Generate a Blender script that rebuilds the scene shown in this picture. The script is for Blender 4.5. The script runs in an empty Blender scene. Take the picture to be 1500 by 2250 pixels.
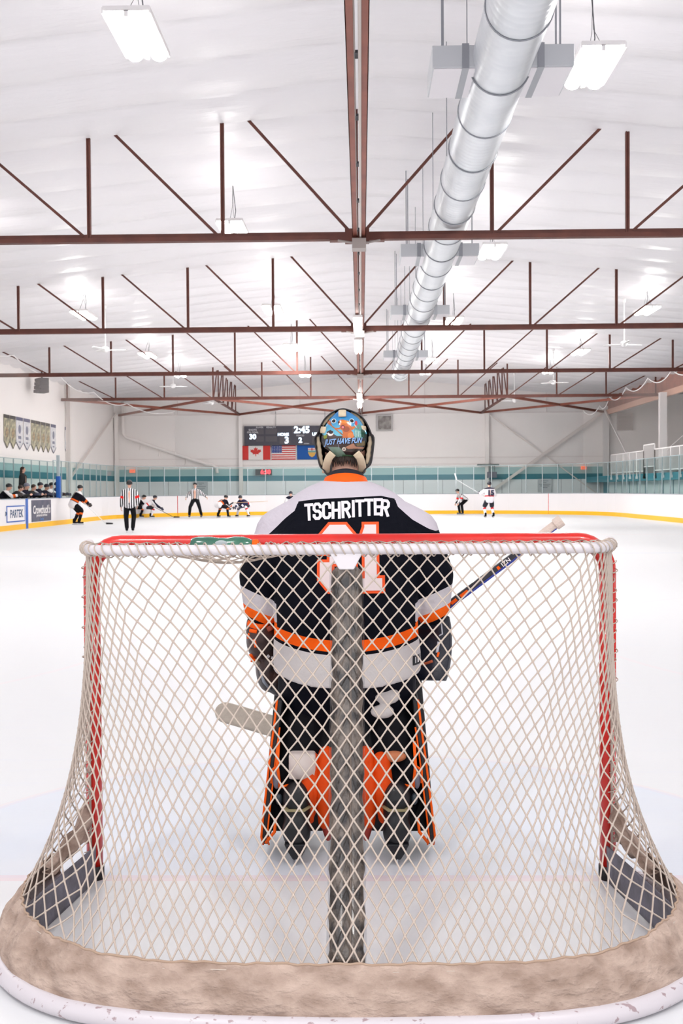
import bpy, bmesh, math, random
import numpy as np
from mathutils import Vector, Matrix

S = bpy.context.scene
COL = S.collection
PI = math.pi

# ------------------------------------------------------------------ camera
F_PX = 2330.0
cam_d = bpy.data.cameras.new('camera')
cam = bpy.data.objects.new('camera', cam_d); COL.objects.link(cam)
cam_d.sensor_fit = 'VERTICAL'; cam_d.sensor_height = 36.0
cam_d.lens = F_PX / 2250 * 36.0
cam_d.clip_start = 0.05; cam_d.clip_end = 300
_yaw, _pit, _rol = 0.0189, -0.0209, -0.0066
_f = Vector((-math.sin(_yaw) * math.cos(_pit), math.cos(_yaw) * math.cos(_pit), math.sin(_pit)))
_r0 = Vector((math.cos(_yaw), math.sin(_yaw), 0)); _u0 = _r0.cross(_f)
_r = math.cos(_rol) * _r0 + math.sin(_rol) * _u0
_u = -math.sin(_rol) * _r0 + math.cos(_rol) * _u0
M = Matrix(((_r.x, _u.x, -_f.x, .0495), (_r.y, _u.y, -_f.y, -3.881), (_r.z, _u.z, -_f.z, 1.432), (0, 0, 0, 1)))
cam.matrix_world = M
cam_d.dof.use_dof = True; cam_d.dof.focus_distance = 4.2; cam_d.dof.aperture_fstop = 11.0
S.camera = cam

# ------------------------------------------------------------------ world, exposure
w = bpy.data.worlds.new('world'); S.world = w; w.use_nodes = True
w.node_tree.nodes['Background'].inputs[0].default_value = (0.97, 0.97, 1.0, 1)
w.node_tree.nodes['Background'].inputs[1].default_value = 0.9
S.view_settings.view_transform = 'Standard'; S.view_settings.look = 'None'
S.view_settings.gamma = 1.0; S.view_settings.use_curve_mapping = False
S.view_settings.exposure = 0.70
LAMP = 58.0

# ------------------------------------------------------------------ helpers
def srgb(c):
    return tuple(((v / 255) / 12.92 if v / 255 <= .04045 else ((v / 255 + .055) / 1.055) ** 2.4) for v in c[:3])
def P(n, *names):
    for k in names:
        if k in n.inputs: return n.inputs[k]
def mat(name, c, rough=.6, metal=0., emit=0., bump=0., bscale=20., vary=0., vscale=5., c2=None, vmid=.5, alpha=None, stretch=(1, 1, 1), coat=0., spec=None):
    m = bpy.data.materials.new(name); m.use_nodes = True
    nt = m.node_tree; b = nt.nodes['Principled BSDF']
    col = srgb(c)
    b.inputs['Base Color'].default_value = (*col, 1)
    b.inputs['Roughness'].default_value = rough; b.inputs['Metallic'].default_value = metal
    if spec is not None: P(b, 'Specular IOR Level', 'Specular').default_value = spec
    if coat: P(b, 'Coat Weight').default_value = coat
    if emit:
        P(b, 'Emission Color').default_value = (*col, 1); P(b, 'Emission Strength').default_value = emit
    if bump or vary:
        tc = nt.nodes.new('ShaderNodeTexCoord'); mp = nt.nodes.new('ShaderNodeMapping')
        mp.inputs['Scale'].default_value = stretch
        nt.links.new(tc.outputs['Object'], mp.inputs[0])
    if vary:
        n = nt.nodes.new('ShaderNodeTexNoise'); n.inputs['Scale'].default_value = vscale; n.inputs['Detail'].default_value = 6
        nt.links.new(mp.outputs[0], n.inputs['Vector'])
        r = nt.nodes.new('ShaderNodeValToRGB'); r.color_ramp.elements[0].position = vmid - vary / 2; r.color_ramp.elements[1].position = vmid + vary / 2
        r.color_ramp.elements[0].color = (*srgb(c2), 1); r.color_ramp.elements[1].color = (*col, 1)
        nt.links.new(n.outputs[0], r.inputs[0]); nt.links.new(r.outputs[0], b.inputs['Base Color'])
    if bump:
        n = nt.nodes.new('ShaderNodeTexNoise'); n.inputs['Scale'].default_value = bscale; n.inputs['Detail'].default_value = 4
        nt.links.new(mp.outputs[0], n.inputs['Vector'])
        bp = nt.nodes.new('ShaderNodeBump'); bp.inputs['Strength'].default_value = bump; bp.inputs['Distance'].default_value = .02
        nt.links.new(n.outputs[0], bp.inputs['Height']); nt.links.new(bp.outputs[0], b.inputs['Normal'])
    if alpha is not None:
        b.inputs['Alpha'].default_value = alpha
    return m
def fieldmat(name, base, cols, rough=.8, bump=.15, bscale=60):
    """base colour overlaid by crisp printed regions, each where its float attribute f<i> is above zero"""
    m = mat(name, base, rough, bump=bump, bscale=bscale, spec=.12); nt = m.node_tree; b = nt.nodes['Principled BSDF']
    prev = None
    for i, c in enumerate(cols):
        a = nt.nodes.new('ShaderNodeAttribute'); a.attribute_name = 'f%d' % i
        g = nt.nodes.new('ShaderNodeMath'); g.operation = 'GREATER_THAN'; g.inputs[1].default_value = 0
        nt.links.new(a.outputs['Fac'], g.inputs[0])
        mx = nt.nodes.new('ShaderNodeMixRGB'); nt.links.new(g.outputs[0], mx.inputs[0])
        if prev: nt.links.new(prev.outputs[0], mx.inputs[1])
        else: mx.inputs[1].default_value = (*srgb(base), 1)
        mx.inputs[2].default_value = (*srgb(c), 1); prev = mx
    if prev: nt.links.new(prev.outputs[0], b.inputs['Base Color'])
    return m
def clearmat(name, tint, fac, rough=.05, diffuse=False):
    m = bpy.data.materials.new(name); m.use_nodes = True; nt = m.node_tree; nt.nodes.clear()
    o = nt.nodes.new('ShaderNodeOutputMaterial'); mx = nt.nodes.new('ShaderNodeMixShader'); mx.inputs[0].default_value = fac
    t = nt.nodes.new('ShaderNodeBsdfTransparent'); t.inputs[0].default_value = (*srgb(tint), 1)
    if diffuse:
        g = nt.nodes.new('ShaderNodeBsdfDiffuse'); g.inputs[0].default_value = (*srgb(diffuse), 1)
    else:
        g = nt.nodes.new('ShaderNodeBsdfGlossy'); g.inputs['Roughness'].default_value = rough
    nt.links.new(t.outputs[0], mx.inputs[1]); nt.links.new(g.outputs[0], mx.inputs[2]); nt.links.new(mx.outputs[0], o.inputs[0])
    return m
def setf(me, i, arr):
    a = me.attributes.new('f%d' % i, 'FLOAT', 'POINT'); a.data.foreach_set('value', np.asarray(arr, dtype=np.float32))
def coords(me):
    a = np.empty(len(me.vertices) * 3, dtype=np.float32); me.vertices.foreach_get('co', a); return a.reshape(-1, 3).astype(float)

class MB:
    def __init__(s): s.v = []; s.f = []; s.m = []
    def add(s, vs, fs, mi=0):
        o = len(s.v); s.v += [tuple(v) for v in vs]; s.f += [tuple(i + o for i in f) for f in fs]; s.m += [mi] * len(fs); return s
    def box(s, lo, hi, mi=0, R=None, c=None):
        x0, y0, z0 = lo; x1, y1, z1 = hi
        vs = [(x0, y0, z0), (x1, y0, z0), (x1, y1, z0), (x0, y1, z0), (x0, y0, z1), (x1, y0, z1), (x1, y1, z1), (x0, y1, z1)]
        if R is not None: vs = [tuple(R @ Vector(v) + Vector(c or (0, 0, 0))) for v in vs]
        return s.add(vs, [(0, 3, 2, 1), (4, 5, 6, 7), (0, 1, 5, 4), (1, 2, 6, 5), (2, 3, 7, 6), (3, 0, 4, 7)], mi)
    def bar(s, a, b, wx, wy, up=(0, 0, 1), mi=0):
        a = Vector(a); b = Vector(b); d = (b - a); L = d.length; d.normalize(); up = Vector(up)
        if abs(d.dot(up)) > .98: up = Vector((0, 1, 0))
        x = d.cross(up).normalized(); z = x.cross(d)
        vs = []
        for t in (a, b):
            for sx, sz in ((-1, -1), (1, -1), (1, 1), (-1, 1)): vs.append(t + x * sx * wx / 2 + z * sz * wy / 2)
        return s.add(vs, [(0, 1, 2, 3), (7, 6, 5, 4), (0, 4, 5, 1), (1, 5, 6, 2), (2, 6, 7, 3), (3, 7, 4, 0)], mi)
    def tube(s, pts, r, n=10, closed=False, mi=0, flat=1.0, up=None):
        pts = [Vector(p) for p in pts]; N = len(pts); rs = r if hasattr(r, '__len__') else [r] * N
        vs = []; prev = None
        for i, p in enumerate(pts):
            if closed: t = pts[(i + 1) % N] - pts[i - 1]
            else: t = pts[min(i + 1, N - 1)] - pts[max(i - 1, 0)]
            if t.length < 1e-9: t = Vector((0, 0, 1))
            t.normalize()
            if up is not None: x = t.cross(Vector(up))
            elif prev is None: x = t.cross(Vector((0, 0, 1)) if abs(t.z) < .9 else Vector((0, 1, 0)))
            else: x = prev - t * prev.dot(t)
            if x.length < 1e-6: x = t.orthogonal()
            x.normalize(); prev = x; y = t.cross(x)
            for k in range(n):
                a = 2 * PI * k / n; vs.append(p + (x * math.cos(a) + y * math.sin(a) * flat) * rs[i])
        fs = []
        for i in range(N if closed else N - 1):
            j = (i + 1) % N
            for k in range(n):
                k2 = (k + 1) % n; fs.append((i * n + k, i * n + k2, j * n + k2, j * n + k))
        if not closed: fs += [tuple(range(n))[::-1], tuple((N - 1) * n + k for k in range(n))]
        return s.add(vs, fs, mi)
    def cap(s, a, b, ra, rb=None, n=14, q=4):
        rb = ra if rb is None else rb
        a = Vector(a); b = Vector(b); d = b - a
        if d.length < 1e-6: d = Vector((0, 0, 1)); b = a + d * 1e-5
        d.normalize(); pts = []; rs = []
        for i in range(q, -1, -1):
            an = PI / 2 * i / q; pts.append(a - d * ra * math.sin(an)); rs.append(max(ra * math.cos(an), ra * .02))
        for i in range(q + 1):
            an = PI / 2 * i / q; pts.append(b + d * rb * math.sin(an)); rs.append(max(rb * math.cos(an), rb * .02))
        x = d.orthogonal().normalized(); y = d.cross(x); vs = []; N = len(pts)
        for p, r in zip(pts, rs):
            for k in range(n):
                an = 2 * PI * k / n; vs.append(p + (x * math.cos(an) + y * math.sin(an)) * r)
        fs = [(i * n + k, i * n + (k + 1) % n, (i + 1) * n + (k + 1) % n, (i + 1) * n + k) for i in range(N - 1) for k in range(n)]
        fs += [tuple(range(n))[::-1], tuple((N - 1) * n + k for k in range(n))]
        return s.add(vs, fs)
    def ell(s, c, r, R=None, nu=20, nv=12, mi=0):
        vs = []; c = Vector(c)
        for j in range(nv + 1):
            ph = PI * j / nv
            for i in range(nu):
                th = 2 * PI * i / nu
                v = Vector((r[0] * math.sin(ph + (1e-3 if j == 0 else -1e-3 if j == nv else 0)) * math.cos(th), r[1] * math.sin(ph + (1e-3 if j == 0 else -1e-3 if j == nv else 0)) * math.sin(th), r[2] * math.cos(ph)))
                if R is not None: v = R @ v
                vs.append(c + v)
        fs = [(j * nu + i, (j + 1) * nu + i, (j + 1) * nu + (i + 1) % nu, j * nu + (i + 1) % nu) for j in range(nv) for i in range(nu)]
        fs += [tuple(range(nu)), tuple(nv * nu + i for i in range(nu))[::-1]]
        return s.add(vs, fs, mi)
    def loft(s, rings, capped=True, mi=0):
        n = len(rings[0]); vs = [p for r in rings for p in r]
        fs = [(i * n + k, i * n + (k + 1) % n, (i + 1) * n + (k + 1) % n, (i + 1) * n + k) for i in range(len(rings) - 1) for k in range(n)]
        if capped: fs += [tuple(range(n))[::-1], tuple((len(rings) - 1) * n + k for k in range(n))]
        return s.add(vs, fs, mi)
    def grid(s, fn, us, vs_, mi=0):
        nu, nv = len(us), len(vs_)
        vs = [fn(u, v) for v in vs_ for u in us]
        fs = [(j * nu + i, j * nu + i + 1, (j + 1) * nu + i + 1, (j + 1) * nu + i) for j in range(nv - 1) for i in range(nu - 1)]
        return s.add(vs, fs, mi)
    def poly(s, pts, th=0, ax='y', mi=0):
        n = len(pts); k = 'xyz'.index(ax); q = []
        for p in pts:
            p = list(p); p[k] += th; q.append(tuple(p))
        s.add(list(pts) + q, [tuple(range(n)), tuple(range(n, 2 * n))[::-1]] + [(i, i + n, (i + 1) % n + n, (i + 1) % n) for i in range(n)], mi)
        return s
    def mesh(s, name):
        me = bpy.data.meshes.new(name); me.from_pydata(s.v, [], s.f); me.update(); return me
    def build(s, name, m, parent=None, smooth=False, bevel=0, solid=0):
        me = s.mesh(name)
        ms = m if isinstance(m, (list, tuple)) else [m]
        for x in ms: me.materials.append(x)
        if len(ms) > 1: me.polygons.foreach_set('material_index', s.m)
        bm = bmesh.new(); bm.from_mesh(me); bmesh.ops.recalc_face_normals(bm, faces=bm.faces); bm.to_mesh(me); bm.free()
        if smooth: me.polygons.foreach_set('use_smooth', [True] * len(me.polygons))
        o = bpy.data.objects.new(name, me); COL.objects.link(o)
        if parent: o.parent = parent
        if bevel:
            b = o.modifiers.new('bevel', 'BEVEL'); b.width = bevel; b.segments = 2; b.limit_method = 'ANGLE'
        if solid:
            b = o.modifiers.new('solid', 'SOLIDIFY'); b.thickness = solid; b.offset = 0
        return o
def smooth_angle(o, deg=40):
    me = o.data; me.polygons.foreach_set('use_smooth', [True] * len(me.polygons))
    bm = bmesh.new(); bm.from_mesh(me)
    for e in bm.edges:
        if len(e.link_faces) == 2 and e.calc_face_angle(0) > math.radians(deg): e.smooth = False
    bm.to_mesh(me); bm.free()
def remesh(mb, name, voxel, m, parent=None, fields=(), smooth=4, disp=None):
    me = mb.mesh('tmp'); bm = bmesh.new(); bm.from_mesh(me); bmesh.ops.recalc_face_normals(bm, faces=bm.faces); bm.to_mesh(me); bm.free()
    t = bpy.data.objects.new('tmp', me); COL.objects.link(t)
    r = t.modifiers.new('r', 'REMESH'); r.mode = 'VOXEL'; r.voxel_size = voxel
    if smooth:
        q = t.modifiers.new('s', 'SMOOTH'); q.factor = .5; q.iterations = smooth
    dg = bpy.context.evaluated_depsgraph_get(); dg.update()
    out = bpy.data.meshes.new_from_object(t.evaluated_get(dg))
    bpy.data.objects.remove(t); bpy.data.meshes.remove(me)
    out.name = name; out.materials.clear(); out.materials.append(m)
    if len(out.polygons): out.polygons.foreach_set('use_smooth', [True] * len(out.polygons))
    c = coords(out)
    if disp is not None:
        nr = np.empty(len(out.vertices) * 3, dtype=np.float32); out.vertices.foreach_get('normal', nr); nr = nr.reshape(-1, 3)
        c2 = c + nr * disp(c)[:, None]; out.vertices.foreach_set('co', c2.astype(np.float32).ravel()); out.update()
    for i, fn in enumerate(fields): setf(out, i, fn(c))
    o = bpy.data.objects.new(name, out); COL.objects.link(o)
    if parent: o.parent = parent
    return o
def tag(o, label=None, cat=None, group=None, kind=None):
    if label: o['label'] = label
    if cat: o['category'] = cat
    if group: o['group'] = group
    if kind: o['kind'] = kind
    return o
def empty(name, loc=(0, 0, 0), rz=0, **k):
    o = bpy.data.objects.new(name, None); COL.objects.link(o); o.empty_display_size = .1
    o.location = loc; o.rotation_euler = (0, 0, rz); tag(o, **k); return o
def struct(o, **k): return tag(o, kind='structure', **k)
def copy_tree(o, parent=None):
    c = o.copy(); COL.objects.link(c); c.parent = parent
    for ch in list(o.children): copy_tree(ch, c)
    return c
_font = {}
def text(name, s, size, m, parent, loc, rot=(PI / 2, 0, 0), align='CENTER', ext=.002, bold=0, shear=0, sx=1, fn=None):
    cu = bpy.data.curves.new('t', 'FONT'); cu.body = s; cu.size = size; cu.align_x = align; cu.align_y = 'CENTER'
    cu.extrude = 0 if fn else ext; cu.offset = bold; cu.shear = shear; cu.resolution_u = 3
    t = bpy.data.objects.new('t', cu); COL.objects.link(t)
    dg = bpy.context.evaluated_depsgraph_get(); dg.update()
    me = bpy.data.meshes.new_from_object(t.evaluated_get(dg)); bpy.data.objects.remove(t); bpy.data.curves.remove(cu)
    me.name = name
    if sx != 1: me.transform(Matrix.Diagonal((sx, 1, 1, 1)))
    if fn:
        bm = bmesh.new(); bm.from_mesh(me)
        for _ in range(2): bmesh.ops.subdivide_edges(bm, edges=[e for e in bm.edges if e.calc_length() > size * .2], cuts=1)
        bmesh.ops.triangulate(bm, faces=bm.faces)
        for v in bm.verts: v.co = fn(v.co)
        bm.to_mesh(me); bm.free()
    me.materials.clear(); me.materials.append(m)
    o = bpy.data.objects.new(name, me); COL.objects.link(o); o.parent = parent
    if not fn: o.location = loc; o.rotation_euler = rot
    return o
rng = random.Random(7); nrg = np.random.default_rng(7)
def snoise(p, n=10, k=6., seed=1, ani=(1, 1, 1)):
    r = np.random.default_rng(seed); out = np.zeros(len(p))
    for _ in range(n):
        d = r.normal(size=3) * np.array(ani); d = d / np.linalg.norm(d) * k * r.uniform(.5, 1.6)
        out += np.sin(p @ d + r.uniform(0, 7))
    return out / n

# ------------------------------------------------------------------ materials
WHITE = mat('white_paint', (236, 232, 232), .5)
WALLM = mat('wall_paint', (252, 247, 245), .8, vary=.5, vscale=.6, c2=(249, 243, 241))
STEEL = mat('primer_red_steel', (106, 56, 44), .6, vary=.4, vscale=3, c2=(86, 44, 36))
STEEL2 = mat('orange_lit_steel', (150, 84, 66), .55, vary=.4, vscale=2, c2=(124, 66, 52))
GALV = mat('galvanised', (222, 225, 229), .36, .45, vary=.6, vscale=2, c2=(200, 204, 210))
GALVR = mat('duct_collar', (150, 152, 158), .4, .7)
DGREY = mat('dark_grey', (70, 70, 76), .6)
BLACK = mat('black_rubber', (22, 22, 26), .5)
LAMPM = mat('lamp_diffuser', (255, 253, 250), .5, emit=LAMP)
LAMPU = mat('lamp_uplight', (255, 253, 250), .5, emit=LAMP * .07)
LAMPS = mat('strip_tube', (255, 252, 246), .5, emit=LAMP * .5)
LAMPT = mat('strip_tube_bright', (255, 252, 248), .5, emit=LAMP * 2.6)
FANW = mat('fan_white', (238, 236, 236), .4)
TEAL1 = mat('light_teal_paint', (172, 204, 206), .7)
TEAL2 = mat('dark_teal_paint', (58, 128, 144), .7)
GWALL = mat('lower_wall_paint', (240, 240, 242), .7)
YEL = mat('yellow_kick_plate', (250, 192, 30), .45)
BOARD = mat('board_white', (240, 237, 239), .4)
BLUE = mat('blue_paint', (34, 92, 180), .45)
GLASS = clearmat('rink_glass', (247, 252, 251), .04)
NETTING = clearmat('safety_netting', (255, 255, 255), .12, diffuse=(238, 226, 220))
REDP = mat('goal_red_paint', (222, 34, 22), .28, vary=.3, vscale=6, c2=(206, 30, 20), coat=.3)
FRW = mat('frame_white', (212, 205, 210), .35, vary=.04, vmid=.37, vscale=34, c2=(168, 146, 150), stretch=(1, 2, 1))
CORD = mat('net_cord', (194, 179, 167), .85)
CANV = mat('dirty_canvas', (198, 175, 161), .9, bump=1.0, bscale=20, vary=.34, vscale=10, c2=(150, 127, 113), stretch=(1, 1, 2))
FRT = mat('bar_white', (218, 212, 216), .35)
NAVY = mat('navy_fabric', (20, 22, 36), .75, bump=.2, bscale=40)
BLKF = mat('black_fabric', (16, 16, 22), .7, bump=.3, bscale=30, spec=.15)
ORG = mat('orange_fabric', (250, 98, 18), .6, spec=.2, bump=.15, bscale=40)
ORGD = mat('orange_pad', (222, 72, 8), .55, bump=.25, bscale=25, spec=.2)
CREAM = mat('cream_strap', (214, 196, 168), .8, bump=.2, bscale=50)
SKIN = mat('skin', (222, 172, 150), .6)
HAIR = mat('hair', (48, 34, 28), .7)
STEELB = mat('skate_steel', (200, 204, 210), .2, .9)
WTAPE = mat('white_tape', (222, 204, 192), .8, bump=.3, bscale=60)
GREYF = mat('grey_fabric', (214, 208, 206), .8, bump=.2, bscale=40)
SKWHITE = mat('skate_white', (225, 225, 228), .4)
STRAW = mat('wood_stick', (196, 160, 120), .6)

# ------------------------------------------------------------------ the hall
XW = 15.1; YW = 61.0
# ice
def ice_material():
    m = bpy.data.materials.new('ice'); m.use_nodes = True; nt = m.node_tree; b = nt.nodes['Principled BSDF']
    tc = nt.nodes.new('ShaderNodeTexCoord'); sp = nt.nodes.new('ShaderNodeSeparateXYZ'); nt.links.new(tc.outputs['Object'], sp.inputs[0])
    X, Y = sp.outputs[0], sp.outputs[1]
    def mt(op, a, b_=None):
        n = nt.nodes.new('ShaderNodeMath'); n.operation = op
        for i, v in enumerate((a, b_)):
            if v is None: continue
            if isinstance(v, (int, float)): n.inputs[i].default_value = v
            else: nt.links.new(v, n.inputs[i])
        return n.outputs[0]
    def band(v, c, h): return mt('LESS_THAN', mt('ABSOLUTE', mt('SUBTRACT', v, c)), h)
    def rad(cx, cy): return mt('SQRT', mt('ADD', mt('POWER', mt('SUBTRACT', X, cx), 2), mt('POWER', mt('SUBTRACT', Y, cy), 2)))
    base = nt.nodes.new('ShaderNodeRGB'); base.outputs[0].default_value = (*srgb((229, 230, 232)), 1); cur = base.outputs[0]
    def over(mask, c, f=1.0):
        nonlocal cur
        mx = nt.nodes.new('ShaderNodeMixRGB'); nt.links.new(mt('MULTIPLY', mask, f), mx.inputs[0]); nt.links.new(cur, mx.inputs[1])
        mx.inputs[2].default_value = (*srgb(c), 1); cur = mx.outputs[0]
    # worn paint: broad noise decides how strongly the crease shows
    nz = nt.nodes.new('ShaderNodeTexNoise'); nz.inputs['Scale'].default_value = 1.3; nz.inputs['Detail'].default_value = 8; nt.links.new(tc.outputs['Object'], nz.inputs['Vector'])
    wear = mt('MULTIPLY', mt('ADD', nz.outputs[0], -.15), 1.6)
    r0 = rad(0, 0)
    over(mt('MULTIPLY', mt('MULTIPLY', mt('LESS_THAN', r0, 1.83), mt('GREATER_THAN', Y, 0)), wear), (206, 219, 240), .6)
    over(mt('MULTIPLY', band(r0, 1.83, .025), mt('GREATER_THAN', Y, 0)), (236, 210, 216), .2)
    over(band(Y, .0, .03), (232, 196, 204), .4)
    over(band(Y, 19.5, .15), (210, 216, 232), .3)
    over(band(Y, 28.9, .15), (232, 214, 218), .3)
    over(band(Y, 38.3, .15), (210, 216, 232), .3)
    over(band(Y, 57.0, .03), (226, 150, 150), .4)
    for cx in (-6.7, 6.7):
        over(band(rad(cx, 6.1), 4.57, .03), (238, 222, 226), .3)
        over(band(rad(cx, 51.4), 4.57, .03), (238, 222, 226), .3)
    over(band(rad(0, 28.9), 4.57, .03), (222, 226, 238), .3)
    # skate scratches
    n2 = nt.nodes.new('ShaderNodeTexNoise'); n2.inputs['Scale'].default_value = 3; n2.inputs['Detail'].default_value = 12; n2.inputs['Roughness'].default_value = .7
    mp = nt.nodes.new('ShaderNodeMapping'); mp.inputs['Scale'].default_value = (.5, 3, 1); mp.inputs['Rotation'].default_value = (0, 0, .25)
    nt.links.new(tc.outputs['Object'], mp.inputs[0]); nt.links.new(mp.outputs[0], n2.inputs['Vector'])
    rp = nt.nodes.new('ShaderNodeMapRange'); rp.inputs['From Min'].default_value = .55; rp.inputs['From Max'].default_value = .75; nt.links.new(n2.outputs[0], rp.inputs[0])
    over(rp.outputs[0], (222, 226, 236), .45)
    nt.links.new(cur, b.inputs['Base Color'])
    bp = nt.nodes.new('ShaderNodeBump'); bp.inputs['Strength'].default_value = .25; bp.inputs['Distance'].default_value = .01
    nt.links.new(n2.outputs[0], bp.inputs['Height']); nt.links.new(bp.outputs[0], b.inputs['Normal'])
    b.inputs['Roughness'].default_value = .4; P(b, 'Specular IOR Level').default_value = .3
    return m
fl = MB(); fl.grid(lambda u, v: (u, v, 0), np.linspace(-XW, 24, 8), np.linspace(-8, YW, 10))
struct(fl.build('floor', ice_material()))

# ceiling of white foil insulation sagging between the purlins
def ceil_z(x, y): return 8.45 - .097 * np.sqrt(x * x + .25)
def ceiling():
    xs = np.linspace(-XW, XW, 150); ys = np.linspace(-8, YW, 620)
    X, Y = np.meshgrid(xs, ys); p = np.stack([X.ravel(), Y.ravel(), 0 * X.ravel()], 1)
    wob = snoise(p, 8, .5, 3) * .25 + snoise(p, 8, 1.8, 4) * .06
    yy = p[:, 1] + wob + .035 * p[:, 0]
    ph = (yy / 1.42) % 1.0
    sag = np.abs(np.sin(PI * ph)) ** .6 * (.14 + .06 * snoise(p, 8, .9, 5))
    wr = snoise(p, 14, 9, 6, ani=(.35, 1, 0)) * .018 + snoise(p, 14, 18, 8, ani=(1, .5, 0)) * .006
    z = ceil_z(p[:, 0], p[:, 1]) - sag + wr
    me = bpy.data.meshes.new('ceiling'); nx = len(xs)
    fs = [(j * nx + i, (j + 1) * nx + i, (j + 1) * nx + i + 1, j * nx + i + 1) for j in range(len(ys) - 1) for i in range(nx - 1)]
    me.from_pydata(np.stack([p[:, 0], p[:, 1], z], 1).tolist(), [], fs); me.polygons.foreach_set('use_smooth', [True] * len(fs))
    me.materials.append(mat('white_foil_insulation', (240, 237, 240), .38, bump=1.0, bscale=3.5, stretch=(.5, 1.6, 1), spec=.45))
    o = bpy.data.objects.new('ceiling', me); COL.objects.link(o); struct(o)
ceiling()

def wall_quad(name, a, b, z0, z1, m, th=.15, out=(0, 1)):
    mb = MB(); ax, ay = a; bx, by = b; ox, oy = out[0] * th, out[1] * th
    mb.add([(ax, ay, z0), (bx, by, z0), (bx, by, z1), (ax, ay, z1), (ax + ox, ay + oy, z0), (bx + ox, by + oy, z0), (bx + ox, by + oy, z1), (ax + ox, ay + oy, z1)],
           [(0, 1, 2, 3), (7, 6, 5, 4), (0, 4, 5, 1), (1, 5, 6, 2), (2, 6, 7, 3), (3, 7, 4, 0)])
    return mb.build(name, m)
struct(wall_quad('wall_far', (-XW, YW), (24, YW), 0, 8.9, WALLM))
struct(wall_quad('wall_left', (-XW, -8), (-XW, YW), 0, 8.9, WALLM, out=(-1, 0)))
# painted bands on the walls
def bands(name, box_fn, zs, m): pass
b1 = MB(); b1.box((-XW, YW - .02, 2.33), (15.1, YW, 2.75)); struct(b1.build('trim_1', TEAL1))
b1 = MB(); b1.box((-XW, YW - .024, 2.0), (15.1, YW, 2.33)); struct(b1.build('trim_2', TEAL2))
b1 = MB(); b1.box((-XW, YW - .022, 0), (15.1, YW, 2.0)); struct(b1.build('trim_3', GWALL))
b1 = MB(); b1.box((-XW, -8, 2.36), (-XW + .02, YW, 2.68)); struct(b1.build('trim_4', TEAL1))
b1 = MB(); b1.box((-XW, -8, 2.05), (-XW + .024, YW, 2.36)); struct(b1.build('trim_5', TEAL2))
# seams of the far wall panels
b1 = MB()
for x in np.arange(-14.2, 15, 1.2): b1.box((x, YW - .026, .2), (x + .03, YW - .02, 2.0))
struct(b1.build('trim_6', mat('wall_seam', (160, 162, 166), .8)))
b1 = MB()
for z in (6.05, 3.35, 2.95): b1.box((-XW, YW - .05, z), (XW, YW, z + .05))
for x in (-11.2, -3.7, 3.9, 11.3): b1.box((x, YW - .04, 6.05), (x + .06, YW, 8.6))
struct(b1.build('trim_7', mat('wall_girt', (238, 230, 228), .7)))
# columns of the walls
def wall_column(x, y, z1, nm, lab, w=.22, m=WHITE):
    mb = MB(); mb.box((-w / 2, -.12, 0), (w / 2, -.10, z1)); mb.box((-w / 2, .10, 0), (w / 2, .12, z1)); mb.box((-.012, -.1, 0), (.012, .1, z1))
    o = mb.build(nm, m); o.location = (x, y, 0); return tag(o, lab, 'column')
WC = mat('column_paint', (246, 240, 237), .6)
wall_column(-7.3, YW - .15, 6.05, 'wall_column', 'pale steel column on the far wall left of the scoreboard', m=WC)
wall_column(7.7, YW - .15, 6.05, 'wall_column', 'pale steel column on the far wall behind the hanging grey box', m=WC)
wall_column(-14.9, YW - .15, 6.3, 'wall_column', 'pale steel column in the far left corner of the hall', m=WC)
wall_column(14.9, YW - .15, 6.4, 'wall_column', 'pale steel column in the far right corner beside the balcony', .34, m=WHITE)
c = wall_column(-14.95, 50.4, 7.1, 'wall_column', 'pale steel column on the left wall beside the lone pennant', .3, m=WC); c.rotation_euler.z = PI / 2
# diagonal wall braces
def brace(a, b, lab, w=.12, m=None):
    mb = MB(); mb.bar(a, b, w, .06, up=(0, 1, 0)); o = mb.build('wall_brace', m or mat('brace_paint', (228, 219, 215), .7)); tag(o, lab, 'brace')
brace((-14.9, 60.6, 6.2), (-14.9, 50.6, 2.2), 'pale diagonal brace on the left wall near the far corner')
brace((14.8, 60.7, 6.1), (7.8, 60.7, 1.2), 'grey diagonal brace on the far wall running up to the right corner', .17)
brace((7.8, 60.78, 6.0), (14.6, 60.78, .9), 'thin pale diagonal brace falling right across the far wall', .06)

# downpipe on the far wall, left
mb = MB(); mb.tube([(-14.5, 60.8, 6.9), (-14.5, 60.8, 4.95), (-14.3, 60.8, 4.72), (-9.4, 60.8, 3.05), (-9.0, 60.8, 2.98), (-8.8, 60.8, 2.85), (-8.75, 60.8, 2.5)], .1, 10)
pipe = empty('drain_pipe', (0, 0, 0), label='long white drain pipe sloping down the far wall at left', cat='pipe'); mb.build('pipe', WC, pipe, smooth=True)
for t in (.18, .42, .75):
    x = -14.3 + 4.9 * t; z = 4.72 - 1.67 * t; MB().bar((x, 60.85, z), (x - .1, 60.97, z - .45), .05, .05).build('bracket', WC, pipe)

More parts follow.
